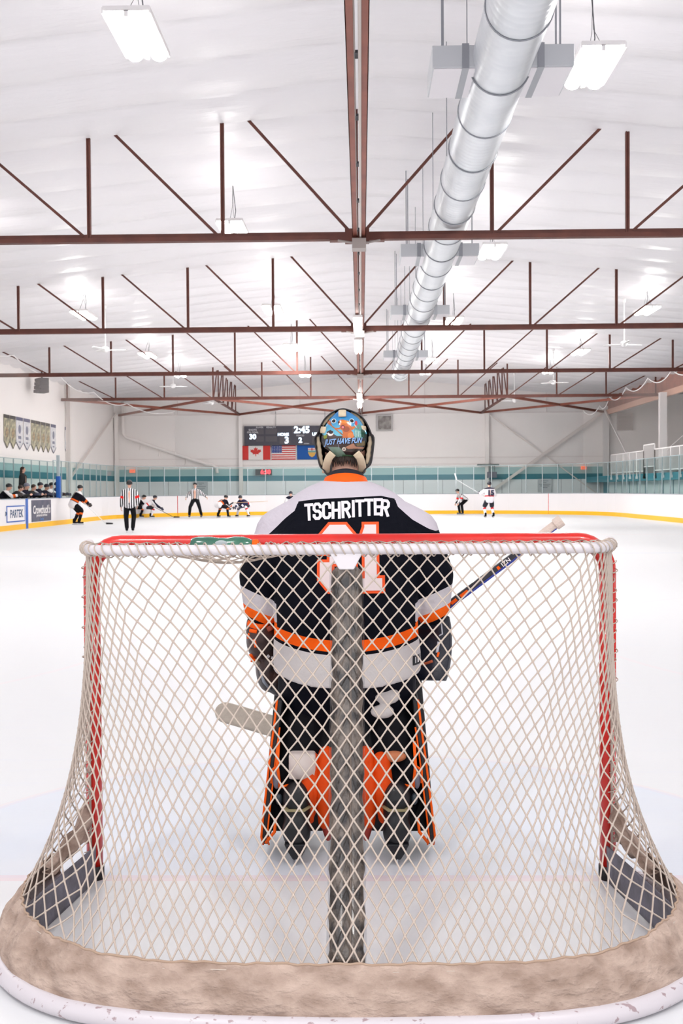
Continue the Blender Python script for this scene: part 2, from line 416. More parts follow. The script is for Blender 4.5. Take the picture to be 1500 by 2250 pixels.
# ------------------------------------------------------------------ trusses
TY = [15.55, 26.63, 37.95, 49.25]; CH = 6.05
names = ['nearest of the roof trusses', 'second roof truss from the goal', 'third roof truss from the goal', 'farthest roof truss, before the far wall']
for k, y in enumerate(TY):
    t = empty('roof_truss', (0, y, CH), label='rust-brown steel open-web roof truss, ' + names[k], cat='truss')
    xe = 15.0
    m = MB(); m.box((-xe, -.075, -.07), (xe, -.005, .01)); m.box((-xe, .005, -.07), (xe, .075, .01)); m.box((-xe, -.015, -.0), (xe, -.005, .08)); m.box((-xe, .005, 0), (xe, .015, .08))
    m.build('bottom_chord', STEEL, t)
    for i in range(-6, 7):
        x = i * 2.45; zt = float(ceil_z(x, y)) - CH - .02
        v = MB(); wv = .07 if i else .05
        v.box((x - wv / 2, -.03, 0), (x - .006, .03, zt)); v.box((x + .006, -.03, 0), (x + wv / 2, .03, zt)); v.box((x - .006, -.01, 0), (x + .006, .01, zt))
        v.build('vertical_post', STEEL, t)
    for i in range(1, 7):
        for s in (-1, 1):
            xb = s * (i - 1) * 2.45 + s * .1; xt = s * (i * 2.45 - .42); zt = float(ceil_z(xt, y)) - CH
            d = MB(); d.bar((xb, 0, .05), (xt, 0, zt), .05, .05, up=(0, 1, 0)); d.build('diagonal', STEEL, t)
    g = MB(); g.box((-.5, -.09, -.09), (.5, .09, -.07)); g.box((-.22, -.1, -.12), (.22, .1, .12)); g.build('gusset_plate', STEEL, t)

# ridge beam joining the trusses: two channels and conduits
t = empty('ridge_beam', (0, 0, CH), label='long rust-brown twin steel beam running down the middle of the roof', cat='beam')
m = MB()
for x in (-.045, .115):
    m.box((x - .04, -6, -.04), (x + .04, 60.8, -.01)); m.box((x - .04 if x < 0 else x + .03, -6, -.04), (x - .03 if x < 0 else x + .04, 60.8, .14))
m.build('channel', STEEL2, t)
m = MB()
for y in np.arange(-4, 60, 1.9): m.box((-.02, y, -.01), (.09, y + .16, .02))
m.build('spacer_plate', DGREY, t)
m = MB(); m.tube([(.06, -6, -.05), (.06, 60, -.05)], .018, 8); m.tube([(.0, -6, .0), (.0, 60, .0)], .012, 8); m.build('conduit', mat('conduit', (206, 196, 190), .5), t, smooth=True)
m = MB()
for y in TY + [60.6]: m.tube([(-.35, y - .12, -.1), (-.1, y - .12, -.14), (.2, y - .12, -.14), (.42, y - .12, -.1)], .02, 8); m.box((-.09, y - .3, -.28), (.16, y, -.1))
m.build('cable_clamp', mat('clamp_grey', (160, 150, 146), .5, .3), t, smooth=False)
strip0 = None
for k, (y0, y1) in enumerate(((23.8, 26.4), (28.0, 30.8), (46.0, 49.0), (50.8, 53.6))):
    lab = ('bright strip light under the ridge beam, largest and highest of the column', 'bright strip light under the ridge beam, second from the top of the column',
           'small strip light under the ridge beam, just above the goalie helmet', 'farthest strip light under the ridge beam, above the goalie helmet')[k]
    e = empty('strip_light', (-.02, (y0 + y1) / 2, 5.9), label=lab, cat='strip light', group='strip lights along the ridge beam')
    h = (y1 - y0) / 2
    m = MB(); m.box((-.12, -h, .02), (.12, h, .08)); m.build('housing', WHITE, e)
    m = MB()
    for x in (-.06, .06): m.tube([(x, -h + .03, -.01), (x, h - .03, -.01)], .035, 10)
    m.build('tube', LAMPS if k < 2 else LAMPT, e, smooth=True)

# horizontal X bracing between the last truss and the far wall
nodes = [-14.7, -7.35, 0, 7.35, 14.7]
for i in range(4):
    for j, (xa, xb) in enumerate(((nodes[i], nodes[i + 1]), (nodes[i + 1], nodes[i]))):
        m = MB(); m.bar((xa, 49.3, CH), (xb, 60.7, CH + .02 * j), .14, .12)
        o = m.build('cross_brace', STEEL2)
        where = ('far-left bay', 'bay left of ridge', 'bay right of ridge', 'far-right bay')[i]
        tag(o, 'rust-orange roof cross brace, %s, nearer end at its %s' % (where, ('left', 'right')[j]), 'brace', 'crossed roof braces before the far wall')
for s, side in ((-1, 'left'), (1, 'right')):
    t = empty('bracing_truss', (s * 7.35, 49.3, CH), label='short rust-brown truss running toward the far wall, %s of the ridge' % side, cat='truss')
    m = MB(); m.bar((0, 0, .02), (0, 11.3, .02), .1, .1); m.build('bottom_chord', STEEL, t)
    zt = float(ceil_z(7.35, 0)) - CH - .05
    for k in range(1, 6):
        m = MB(); m.bar((0, k * 1.9, 0), (0, k * 1.9, zt), .06, .06); m.build('vertical_post', STEEL, t)
        m = MB(); m.bar((0, k * 1.9 - 1.8, 0), (0, k * 1.9 - .4, zt), .05, .05); m.build('diagonal', STEEL, t)

# ------------------------------------------------------------------ spiral duct with side outlets
t = empty('air_duct', (1.74, 0, 6.5), label='large silver spiral air duct hanging along the roof right of the ridge', cat='duct')
ys = np.arange(-6, 42.6, .045); m = MB()
pts = [(0, y, 0) for y in ys]; rs = [.352 + (.006 if (i % 3 == 0) else 0) for i in range(len(ys))]
m.tube(pts, rs, 40); o = m.build('pipe', GALV, t, smooth=True)
ring_y = np.arange(-5, 42.5, 1.55)
for y in ring_y:
    m = MB(); m.tube([(.362 * math.cos(a), y, .362 * math.sin(a)) for a in np.linspace(0, 2 * PI, 33)[:-1]], .011, 6, closed=True); m.build('joint_ring', GALVR, t, smooth=True)
m = MB(); m.tube([(0, 42.5, 0), (0, 42.62, 0)], .36, 32); m.build('end_cap', GALVR, t)
GBOX = mat('outlet_grey', (196, 198, 202), .5); GBOX2 = mat('outlet_white', (228, 224, 228), .6)
for y in (-1.5, 8.67, 18.7, 26.2, 35.9):
    for s in (-1, 1):
        m = MB(); m.box((s * .28, y - .0, -.13), (s * .83, y + .95, .13)); bx = m.build('side_outlet', GBOX, t, bevel=.01)
        m = MB(); m.box((s * .30, y + .02, -.142), (s * .81, y + .93, -.131)); m.build('outlet_grille', GBOX2, bx)
        m = MB(); m.box((s * .40, y - .01, -.145), (s * .48, y + .96, .145)); m.build('collar', GALVR, bx)
    for sx in (-.70, .70):
        m = MB(); m.bar((sx, y + .2, .1), (sx, y + .2, 1.75), .02, .02); m.bar((sx + .06, y + .8, .1), (sx + .06, y + .8, 1.75), .02, .02); m.build('hanger_rod', GALVR, t)
for y in np.arange(0, 42, 3.1):
    m = MB(); m.bar((-.36, y, 0), (-.36, y, 1.75), .012, .012); m.bar((.36, y, 0), (.36, y, 1.75), .012, .012); m.build('hanger_wire', GALVR, t)

# ------------------------------------------------------------------ high bay lights
def make_bay():
    e = empty('high_bay_light')
    m = MB(); m.box((-.27, -.62, .012), (.27, .62, .07)); m.box((-.28, -.63, -.02), (-.26, .63, .05)); m.box((.26, -.63, -.02), (.28, .63, .05)); m.box((-.025, -.62, -.05), (.025, .62, .02))
    m.build('housing', WHITE, e)
    for s in (-1, 1):
        m = MB(); xc_ = s * .15
        m.loft([[(xc_ + .105 * math.cos(a), y, .012 - .09 * math.sin(a)) for a in np.linspace(0, PI, 12)] for y in (-.6, .6)]); m.build('lamp_panel', LAMPM, e)
    m = MB(); m.box((-.18, -.55, .0705), (.18, .55, .078)); m.build('top_panel', LAMPU, e)
    m = MB()
    for y in (-.5, .5): m.tube([(0, y, .07), (0, y * .1, .45), (0, 0, .9)], .004, 5)
    m.tube([(0, .1, .07), (.05, .1, .4), (0, .05, .9)], .008, 5)
    m.build('hanging_wire', DGREY, e)
    return e
bays = [(-2.6, y) for y in (-4, 8.9, 18.36, 28.3, 36.8, 46.4)] + [(3.08, y) for y in (-4, 10.04, 20.7, 30.8, 41.3, 45.7)] + \
       [(-8.5, y) for y in (8.6, 18.8, 28.9, 38.7, 46.0)] + [(8.85, y) for y in (8.6, 18.8, 29.0, 38.9, 45.8)]  # nearest outer pair, out of view, added to brighten near ice and ceiling
ordn = ['behind', 'nearest the goal', 'second from the goal', 'third from the goal', 'fourth from the goal', 'farthest away']
rown = {-2.6: 'row just left of the ridge', 3.08: 'row just right of the duct', -8.5: 'row near the left wall', 8.85: 'row near the right balcony'}
bay0 = make_bay(); cnt = {}
for k, (x, y) in enumerate(bays):
    o = bay0 if k == 0 else copy_tree(bay0)
    o.location = (x, y, 6.9); cnt[x] = cnt.get(x, 0 if abs(x) < 5 else 1) + 1
    zc = float(ceil_z(x, y))
    o.scale = (1, 1, 1)
    tag(o, 'glowing twin-panel light in the %s, %s' % (rown[x], ordn[cnt[x] - 1]), 'ceiling light', 'high bay lights under the roof')

# ------------------------------------------------------------------ ceiling fans
def make_fan():
    e = empty('ceiling_fan')
    m = MB(); m.tube([(0, 0, .05), (0, 0, 1.4)], .018, 8); m.tube([(0, 0, 1.3), (0, 0, 1.42)], [.05, .07], 12); m.build('downrod', FANW, e, smooth=True)
    m = MB(); m.tube([(0, 0, -.10), (0, 0, -.06), (0, 0, .02), (0, 0, .07), (0, 0, .09)], [.05, .09, .12, .1, .03], 16); m.build('motor', FANW, e, smooth=True)
    for k in range(3):
        a = 2 * PI * k / 3 + .15; c_, s_ = math.cos(a), math.sin(a)
        m = MB()
        def fb(u, v, c_=c_, s_=s_):
            r = .1 + u * .58; w_ = (.05 + .03 * math.sin(PI * u)) * v; zz = -.02 + .25 * w_ + .02 * u
            return (r * c_ - w_ * s_, r * s_ + w_ * c_, zz)
        m.grid(fb, np.linspace(0, 1, 8), (-1, 0, 1)); m.build('blade', FANW, e, smooth=True, solid=.008)
    return e
fan0 = make_fan()
for k, (x, y, rz, lab) in enumerate(((-8.15, 30.2, 0, 'nearest on the left side, over the benches'), (-8.1, 42.2, .5, 'middle one on the left side'), (-7.7, 51.3, .2, 'farthest on the left side'),
                              (8.4, 30.0, .3, 'nearest on the right side'), (8.33, 42.0, 0, 'middle one on the right side'), (8.0, 51.3, .6, 'farthest on the right side'))):
    o = fan0 if k == 0 else copy_tree(fan0); o.location = (x, y, 6.0); o.rotation_euler.z = rz
    tag(o, 'white three-blade ceiling fan on a rod, ' + lab, 'ceiling fan', 'ceiling fans below the roof')

# ------------------------------------------------------------------ boards
BX = 12.98; YB = 57.6; RC = 8.5
def rink_path(off=0.0, y0=8.0, n=14):
    p = [(-BX - off, y) for y in np.arange(y0, YB - RC, 1.22)]
    cx, cy = -BX + RC, YB - RC
    for a in np.linspace(PI, PI / 2, n): p.append((cx + (RC + off) * math.cos(a), cy + (RC + off) * math.sin(a)))
    m_ = int(2 * (BX - RC) / 1.22)
    for x in np.linspace(-BX + RC, BX - RC, m_ + 1)[1:-1]: p.append((x, YB + off))
    for a in np.linspace(PI / 2, 0, n): p.append((BX - RC + (RC + off) * math.cos(a), cy + (RC + off) * math.sin(a)))
    p += [(BX + off, y) for y in np.arange(y0, YB - RC, 1.22)[::-1]]
    return p
bd = empty('rink_boards', (0, 0, 0), label='long white dasher boards around the rink with yellow kick plate', cat='boards')
pin = rink_path(0); pout = rink_path(.09)
def wall_strip(name, z0, z1, m, par, a=pin, b=pout):
    mb = MB(); n = len(a); vs = []
    for (x, y), (x2, y2) in zip(a, b): vs += [(x, y, z0), (x, y, z1), (x2, y2, z1), (x2, y2, z0)]
    fs = []
    for i in range(n - 1):
        for k in range(4): fs.append((4 * i + k, 4 * i + (k + 1) % 4, 4 * (i + 1) + (k + 1) % 4, 4 * (i + 1) + k))
    mb.add(vs, fs + [(0, 1, 2, 3), (4 * n - 4, 4 * n - 3, 4 * n - 2, 4 * n - 1)]); return mb.build(name, m, par)
wall_strip('board_panel', 0.0, 1.15, BOARD, bd)
wall_strip('kick_plate', 0.0, .2, YEL, bd, rink_path(-.012), rink_path(-.001))
wall_strip('cap_rail', 1.15, 1.18, mat('cap_rail_grey', (150, 158, 168), .5), bd, rink_path(-.015), rink_path(.10))
m = MB()
for x, y in ((-11.16, 56.3), (11.35, 56.1)):
    a = math.atan2(y - (YB - RC), x - math.copysign(BX - RC, x)); cx, cy = math.copysign(BX - RC, x), YB - RC
    q = (cx + (RC - .014) * math.cos(a), cy + (RC - .014) * math.sin(a)); m.bar((q[0], q[1], 0), (q[0], q[1], 1.16), .05, .01)
m.build('goal_line_mark', mat('red_line', (214, 60, 60), .5), bd)
MB().box((-BX + .001, 37.02, 0), (-BX + .016, 37.30, 1.17)).build('blue_line_mark', BLUE, bd)

# glass panes with their posts
def pane(a, b, z0=1.18, z1=2.76):
    a = Vector((*a, 0)); b = Vector((*b, 0)); d = (b - a); L = d.length; d.normalize()
    e = MB(); e.box((.02, -.006, z0), (L - .02, .006, z1)); o = e.build('glass_pane', GLASS)
    o.location = a; o.rotation_euler.z = math.atan2(d.y, d.x)
    return o, L
PG = mat('glass_post', (186, 196, 200), .4, .4); PGT = mat('glass_edge', (164, 182, 186), .4, .2)
gp = rink_path(.045)
proto = {}
for i in range(len(gp) - 1):
    (ax, ay), (bx, by) = gp[i], gp[i + 1]
    mx, my = (ax + bx) / 2, (ay + by) / 2
    if my < 20: continue
    side = 'left' if mx < -BX + .5 else 'right' if mx > BX - .5 else 'far'
    L = math.hypot(bx - ax, by - ay)
    if side == 'left' and 33.0 < my < 41.2: continue      # open in front of the players' bench
    key = round(L, 2)
    if key in proto:
        o = copy_tree(proto[key])
    else:
        o = MB().box((.02, -.006, 1.18), (L - .02, .006, 2.76)).build('glass_pane', GLASS)
        MB().box((-.018, -.02, 1.15), (.018, .02, 2.76)).build('support_post', PG, o)
        MB().box((.0, -.009, 2.75), (L, .009, 2.775)).build('top_edge', PGT, o)
        proto[key] = o
    o.location = (ax, ay, 0); o.rotation_euler.z = math.atan2(by - ay, bx - ax)
    tag(o, {'left': 'clear glass pane with grey post on the boards along the left side', 'right': 'clear glass pane with thin post on the boards under the balcony', 'far': 'clear glass pane with thin post on the curved far-end boards'}[side],
        'glass pane', {'left': 'glass panes on the left boards', 'right': 'glass panes on the right boards', 'far': 'glass panes at the far end'}[side])
# glass behind the bench
for k, y in enumerate(np.arange(32.5, 46, 1.22)):
    o = copy_tree(proto[1.22]); o.location = (-14.75, y, .1); o.rotation_euler.z = PI / 2
    tag(o, "clear glass pane standing behind the players' bench", 'glass pane', "glass panes behind the players' bench")
m = MB(); m.bar((-13.0, 41.6, 1.15), (-13.0, 41.6, 3.0), .12, .12); bp_ = m.build('bench_end_post', PG)
tag(bp_, 'tall grey post with blue padding at the far end of the bench opening', 'post')
m = MB(); m.box((-13.09, 41.51, 1.15), (-12.91, 41.69, 2.1)); o = m.build('blue_padding', BLUE, bp_, bevel=.02); o['label'] = 'bright blue padding sleeve'

# advertising on the boards
def ad(name, y0, y1, z0, z1, m, lab, x=-BX + .004):
    mb = MB(); mb.box((x, y0, z0), (x + .012, y1, z1)); return tag(mb.build(name, m), lab, 'advert')
RB = (PI / 2, 0, PI / 2)
a = ad('advert_panel', 34.8, 36.9, .30, .92, BLUE, 'white advert reading PARTEK with blue frame on the left boards')
MB().box((-BX + .0165, 34.86, .345), (-BX + .019, 36.84, .875)).build('face', BOARD, a)
TXB = mat('advert_blue_ink', (44, 74, 112), .6)
text('lettering', 'PARTEK', .42, TXB, a, (-BX + .022, 35.9, .60), (PI / 2, 0, PI / 2), bold=.008, sx=1.0)
text('arrow_mark', '>', .3, TXB, a, (-BX + .022, 34.72, .62), (PI / 2, 0, PI / 2), bold=.01)
a = ad('advert_panel', 37.75, 40.35, .24, 1.1, mat('advert_slate', (96, 92, 108), .5, vary=.3, vscale=3, c2=(70, 76, 96)), 'dark grey advert with white script lettering below the bench opening')
text('lettering', "Crowchuck's", .46, WHITE, a, (-BX + .022, 39.05, .70), RB, bold=.01, sx=.95, shear=.1)
text('small_print', 'personal services', .16, WHITE, a, (-BX + .022, 39.05, .49), RB, bold=.002, sx=1.3)
text('blue_script', 'family', .2, mat('advert_light_blue', (100, 140, 200), .5), a, (-BX + .022, 39.05, .33), RB)
a = ad('advert_panel', 43.3, 45.1, .22, 1.1, mat('advert_pale', (222, 224, 230), .5), 'faded pale advert on the left boards right of the bent player')
MB().box((-BX + .0165, 43.6, .74), (-BX + .019, 44.8, .8)).build('blue_stripe', TXB, a)
MB().box((-BX + .0165, 44.1, .3), (-BX + .019, 44.6, .42)).build('blue_mark', TXB, a)

# bench platform behind boards
mb = MB(); mb.box((-15.05, 31, 0), (-13.15, 46, .1)); mb.box((-15.05, 31, .1), (-14.1, 46, .55)); struct(mb.build('trim_8', mat('bench_floor', (60, 60, 66), .8)))

# ------------------------------------------------------------------ far wall fittings
sb = empty('scoreboard', (-3.55, 60.85, 4.75), label='wide dark grey electronic scoreboard on the far wall reading 2:45', cat='scoreboard')
SBM = mat('scoreboard_grey', (74, 72, 82), .6); SB2 = mat('scoreboard_inset', (94, 90, 96), .7, bump=.3, bscale=30)
MB().box((-3.52, -.12, -.59), (3.52, .1, .60)).build('case', SBM, sb, bevel=.01)
LED = mat('led_white', (214, 236, 255), .5, emit=1.8); SBT = mat('scoreboard_print', (206, 204, 210), .6)
for x0, x1, z0, z1 in ((-2.8, -2.33, .1, .42), (-2.22, -1.52, .1, .42), (-2.8, -2.33, -.35, -.02), (-2.22, -1.52, -.35, -.02), (-1.36, -.72, -.5, -.06), (-.6, .5, .12, .56), (.62, 1.5, -.5, -.06), (1.7, 2.25, .1, .42), (2.35, 2.9, .1, .42), (1.7, 2.25, -.35, -.02), (2.35, 2.9, -.35, -.02)):
    MB().box((x0, -.127, z0), (x1, -.12, z1)).build('display_window', SB2, sb)
for s_, x, z, sz, mm, bo in (('30', -3.0, -.06, .42, LED, .014), ('3', -.93, -.29, .56, LED, .018), ('2:45', .0, .34, .56, LED, .018), ('2', -.1, -.29, .44, LED, .014), ('3', 1.2, -.29, .5, LED, .014),
                         ('SHOTS', -3.0, .36, .16, SBT, .004), ('ON GOAL', -3.0, .22, .15, SBT, .004), ('PLAYER', -2.57, .51, .13, SBT, .003), ('PENALTY', -1.88, .51, .14, SBT, .003),
                         ('HOME', -1.14, .07, .24, LED, .008), ('PERIOD', -.1, -.0, .14, SBT, .003), ('UFA', .85, .07, .25, LED, .008), ('HORN', .28, -.49, .11, SBT, .003), ('PLAYER', 1.95, .51, .13, SBT, .003), ('PENALTY', 2.6, .51, .14, SBT, .003)):
    text('digits' if mm is LED else 'caption', s_, sz, mm, sb, (x, -.132, z), bold=bo)
for x in (-1.6, 1.4): MB().bar((x, 0, .6), (x, .02, 1.5), .02, .02).build('hanging_cable', DGREY, sb)

def flag(x0, x1, lab):
    e = empty('wall_flag', ((x0 + x1) / 2, 60.9, 3.73), label=lab, cat='flag'); return e, (x1 - x0) / 2
FR = mat('flag_red', (214, 62, 58), .8); FW = mat('flag_white', (240, 234, 232), .8); FB = mat('flag_blue', (60, 78, 142), .8); AB = mat('flag_azure', (30, 88, 166), .8)
e, h = flag(-7.28, -5.5, 'Canadian flag with red maple leaf under the scoreboard')
MB().box((-h, -.01, -.43), (h, .01, .43)).build('cloth', FW, e)
MB().box((-h, -.014, -.43), (-h * .5, -.011, .43)).build('red_bar', FR, e); MB().box((h * .5, -.014, -.43), (h, -.011, .43)).build('red_bar', FR, e)
leaf = [(0, 1), (.12, .72), (.3, .8), (.24, .35), (.45, .56), (.5, .45), (.8, .5), (.7, .25), (.82, .15), (.4, -.2), (.46, -.38), (.06, -.32), (.06, -.72)]
leaf = leaf + [(-x, z) for x, z in leaf[::-1][:-1]]
MB().poly([(x * .42, -.014, z * .33 + .03) for x, z in leaf], .004).build('maple_leaf', FR, e)
e, h = flag(-5.42, -3.95, 'United States flag with stars and stripes under the scoreboard')
MB().box((-h, -.01, -.43), (h, .01, .43)).build('cloth', FW, e)
m = MB()
for k in range(0, 13, 2): m.box((-h, -.014, .43 - (k + 1) * .86 / 13), (h, -.011, .43 - k * .86 / 13))
m.build('red_stripes', FR, e)
cn = MB().box((-h, -.018, -.03), (-h + h * .86, -.0145, .43)).build('blue_canton', FB, e)
m = MB()
for r in range(5):
    for c in range(6): m.box((-h + .06 + c * .1, -.021, .0 + r * .09), (-h + .09 + c * .1, -.0185, .03 + r * .09))
m.build('stars', FW, cn)
e, h = flag(-3.86, -2.05, 'blue Alberta flag with shield under the scoreboard, beside the helmet')
MB().box((-h, -.01, -.43), (h, .01, .43)).build('cloth', AB, e)
shp = [(-.24, .27), (.24, .27), (.24, -.02), (.16, -.2), (0, -.3), (-.16, -.2), (-.24, -.02)]
sh = MB().poly([(x, -.014, z) for x, z in shp], .003).build('shield', mat('shield_gold', (226, 178, 92), .8), e)
MB().box((-.24, -.018, .12), (.24, -.0145, .27)).build('white_chief', FW, sh); m = MB(); m.box((-.03, -.022, .12), (.03, -.0185, .27)); m.box((-.24, -.022, .17), (.24, -.0185, .215)); m.build('red_cross', FR, sh)
MB().box((-.24, -.018, .0), (.24, -.0145, .12)).build('mountain_band', mat('shield_teal', (120, 164, 160), .8), sh)

ck = empty('wall_clock', (-5.9, 60.75, 2.54), label='black digital clock with red digits 6:50 on the teal band', cat='clock')
MB().box((-.5, -.08, -.18), (.5, .1, .18)).build('case', BLACK, ck); text('red_digits', '6:50', .36, mat('led_red', (255, 40, 50), .5, emit=2.5), ck, (.12, -.09, 0), bold=.012)
e = empty('framed_notice', (1.48, 60.9, 5.5), label='square grey framed notice high on the far wall right of the helmet', cat='notice')
MB().box((-.5, -.05, -.5), (.5, .05, .5)).build('frame', mat('frame_grey', (196, 192, 192), .5), e, bevel=.02)
MB().box((-.4, -.06, -.41), (.4, -.051, .41)).build('picture', mat('notice_print', (176, 170, 166), .7, vary=.3, vscale=4, c2=(120, 114, 112)), e)
e = empty('wall_vent', (16.05, 60.9, 5.45), label='square louvred vent on the far wall above the balcony', cat='vent')
MB().box((-.47, -.04, -.52), (.47, .05, .52)).build('frame', mat('vent_grey', (196, 188, 186), .6), e)
m = MB()
for k in range(12): m.box((-.41, -.06, -.46 + k * .078), (.41, -.041, -.43 + k * .078))
m.build('louvre_slat', mat('vent_slat', (160, 152, 150), .6), e)
e = empty('hanging_box', (7.95, 60.5, 2.28), label='grey electrical box hung below a dark bar on the teal band', cat='box')
MB().box((-.28, -.15, -.18), (.28, .15, .18)).build('case', mat('box_grey', (104, 104, 120), .6), e, bevel=.01)
MB().box((-.88, -.12, .56), (.42, .1, .66)).build('dark_bar', mat('bar_grey', (120, 128, 128), .6), e)
m = MB(); m.box((-.2, -.01, .18), (-.17, .02, .57)); m.box((.15, -.01, .18), (.18, .02, .57)); m.box((-.2, .0, .6), (.18, .5, .64)); m.build('hanger', DGREY, e)
EX = mat('exit_orange', (240, 120, 90), .5, emit=.5)
for x, z, lab in ((-13.95, 2.66, 'glowing orange exit sign on the teal band at far left'), (13.55, 2.67, 'glowing orange exit sign on the teal band at far right')):
    e = empty('exit_sign', (x, 60.8, z), label=lab, cat='exit sign')
    MB().box((-.17, -.05, -.1), (.17, .05, .1)).build('case', EX, e); text('lettering', 'EXIT', .13, mat('exit_red', (220, 60, 40), .5), e, (0, -.055, 0))
for x, lab in ((-9.8, 'pale notice with lines of grey print on the far wall behind the striped linesman'), (11.2, 'pale notice with lines of grey print on the far wall at right')):
    e = empty('wall_notice', (x, 60.9, 1.62), label=lab, cat='notice')
    MB().box((-.42, -.02, -.4), (.42, .02, .4)).build('sheet', mat('notice_sheet', (200, 202, 206), .7), e)
    m = MB()
    for k, (w_, z) in enumerate(((.22, .26), (.1, .16), (.34, .05), (.28, -.05), (.16, -.15))): m.box((-w_, -.025, z), (w_, -.021, z + .035))
    m.build('printed_lines', mat('notice_ink', (130, 134, 142), .7), e)

# pennants on the left wall
WPN = mat('pennant_white', (228, 226, 228), .8, vary=.3, vscale=6, c2=(196, 198, 206)); GPN = mat('pennant_photo', (96, 100, 84), .8, vary=.25, vscale=5, c2=(196, 186, 150)); NV2 = mat('pennant_navy', (60, 64, 104), .8)
for k, (y, w_, wh) in enumerate(((41.2, .36, 0), (42.0, .36, 0), (42.9, .45, 1), (43.93, .45, 1), (44.9, .34, 0), (45.63, .32, 0), (46.4, .32, 0), (47.16, .32, 0), (48.06, .42, 1), (50.53, .42, 1))):
    lab = ['green photo pennant on the left wall, first from the left', 'green photo pennant on the left wall, second from the left', 'white pennant with navy top, third from the left on the left wall',
           'white pennant with navy top, fourth from the left on the left wall', 'dark photo pennant just right of the two wide white ones', 'narrow dark photo pennant, sixth from the left', 'narrow dark photo pennant, seventh from the left',
           'narrow dark photo pennant beside the last grouped white one', 'white pennant ending the grouped row on the left wall', 'lone white pennant hanging right of the wall column'][k]
    e = empty('pennant', (-15.08, y, 4.03), PI / 2, label=lab, cat='pennant', group='pennants on the left wall')
    MB().poly([(-w_, -.01, .71), (w_, -.01, .71), (w_, -.01, -.42), (0, -.01, -.71), (-w_, -.01, -.42)], .015).build('cloth', WPN if wh else GPN, e)
    m = MB(); m.box((-w_, -.016, .56), (w_, -.0105, .71)); m.build('top_band', NV2 if wh else BLKF, e)
    m = MB()
    if wh:
        m.ell((0, -.014, .18), (w_ * .4, .004, .2)); m.box((-w_ * .4, -.018, -.25), (w_ * .4, -.0105, -.12)); m.box((-w_ * .3, -.018, -.42), (w_ * .3, -.0105, -.36))
        m.build('crest', mat('crest_grey', (110, 114, 138), .8), e)
    else:
        m.ell((0, -.014, -.05), (w_ * .55, .004, .22)); m.build('photo_figure', mat('photo_tan', (190, 160, 110), .8, vary=.3, vscale=8, c2=(70, 66, 60)), e)
    m = MB(); m.tube([(-w_, -.012, -.42), (0, -.012, -.71), (w_, -.012, -.42)], .014, 6); m.build('trim', NV2 if wh else BLKF, e)
e = empty('loudspeaker', (-14.5, 44.4, 6.25), -.9, label='dark grey loudspeaker hanging high on the left wall', cat='loudspeaker')
m = MB()
for k in range(4): m.box((-.32, -.22 - k * .02, .22 - k * .17), (.32, .2, .36 - k * .17))
m.box((-.3, -.18, -.3), (.3, .2, .3)); m.build('cabinet', DGREY, e); MB().bar((0, 0, .35), (0, 0, 1.0), .06, .06).build('bracket', DGREY, e)

# ------------------------------------------------------------------ right balcony
mb = MB(); mb.box((13.72, 20, 1.78), (24, YW, 2.12)); struct(mb.build('trim_9', TEAL2))
mb = MB(); mb.box((14.35, 20, 0), (14.5, 59.0, 1.8)); struct(mb.build('wall_right', mat('under_balcony_wall', (232, 242, 244), .7)))
mb = MB()
for y in np.arange(21, 59, 1.6): mb.box((14.33, y, .1), (14.35, y + .04, 1.78))
mb.box((14.32, 57.7, 0), (14.37, 59.0, 1.8)); struct(mb.build('trim_10', TEAL2))
mb = MB(); mb.box((23.9, -8, 0), (24.1, YW, 9)); struct(mb.build('wall_balcony_back', WALLM))
mb = MB(); mb.box((15.2, -8, 7.1), (24, YW, 7.3)); struct(mb.build('ceiling_balcony', mat('dark_roof_lining', (52, 50, 56), .9)))
mb = MB(); mb.add([(17.2, 42, 2.1), (24, 42, 5.5), (24, 56, 5.5), (17.2, 56, 2.1), (17.2, 42, 2.0), (24, 42, 2.0), (24, 56, 2.0), (17.2, 56, 2.0)], [(0, 1, 2, 3), (0, 4, 5, 1), (3, 2, 6, 7), (4, 7, 6, 5)]); struct(mb.build('trim_11', mat('seating_slope', (150, 142, 144), .8)))
mb = MB(); mb.box((15.0, -8, 6.0), (15.2, YW, 7.4)); struct(mb.build('trim_12', STEEL2))
RW = mat('railing_white', (244, 240, 240), .4)
rl = empty('balcony_railing', (13.66, 0, 2.12), label='white metal balustrade along the front edge of the right balcony', cat='railing')
def rail_run(y0, y1, zt, zb, par):
    m = MB(); m.bar((0, y0, zt), (0, y1, zt), .05, .05); m.build('top_rail', RW, par)
    m = MB(); m.bar((0, y0, zb), (0, y1, zb), .035, .035); m.build('bottom_rail', RW, par)
    n = max(1, int(round((y1 - y0) / 1.35)))
    for i in range(n + 1):
        y = y0 + (y1 - y0) * i / n; m = MB(); m.box((-.03, y - .03, -.22), (.03, y + .03, zt)); m.box((-.05, y - .05, -.24), (.05, y + .05, -.12)); m.build('post', RW, par)
    far_ = MB()
    for y in np.arange(y0 + .13, y1, .13):
        if y < 41.6: far_.box((-.008, y - .008, zb), (.008, y + .008, zt))
        else: MB().box((-.008, y - .008, zb), (.008, y + .008, zt)).build('baluster', RW, par)
    if far_.v: b = far_.build('baluster', RW, par); b['kind'] = 'stuff'
rail_run(30, 45.6, 1.1, .12, rl); rail_run(47.5, 54.2, 1.1, .12, rl); rail_run(45.6, 47.5, 1.36, .32, rl)
e = empty('stair_railing', (16.6, 44, 2.12), label='sloping white handrail climbing the balcony seating steps', cat='railing')
m = MB(); m.bar((0, 12, .9), (0, 6.5, 2.1), .05, .05); m.bar((0, 6.5, 2.1), (2.8, 1, 4.0), .05, .05)
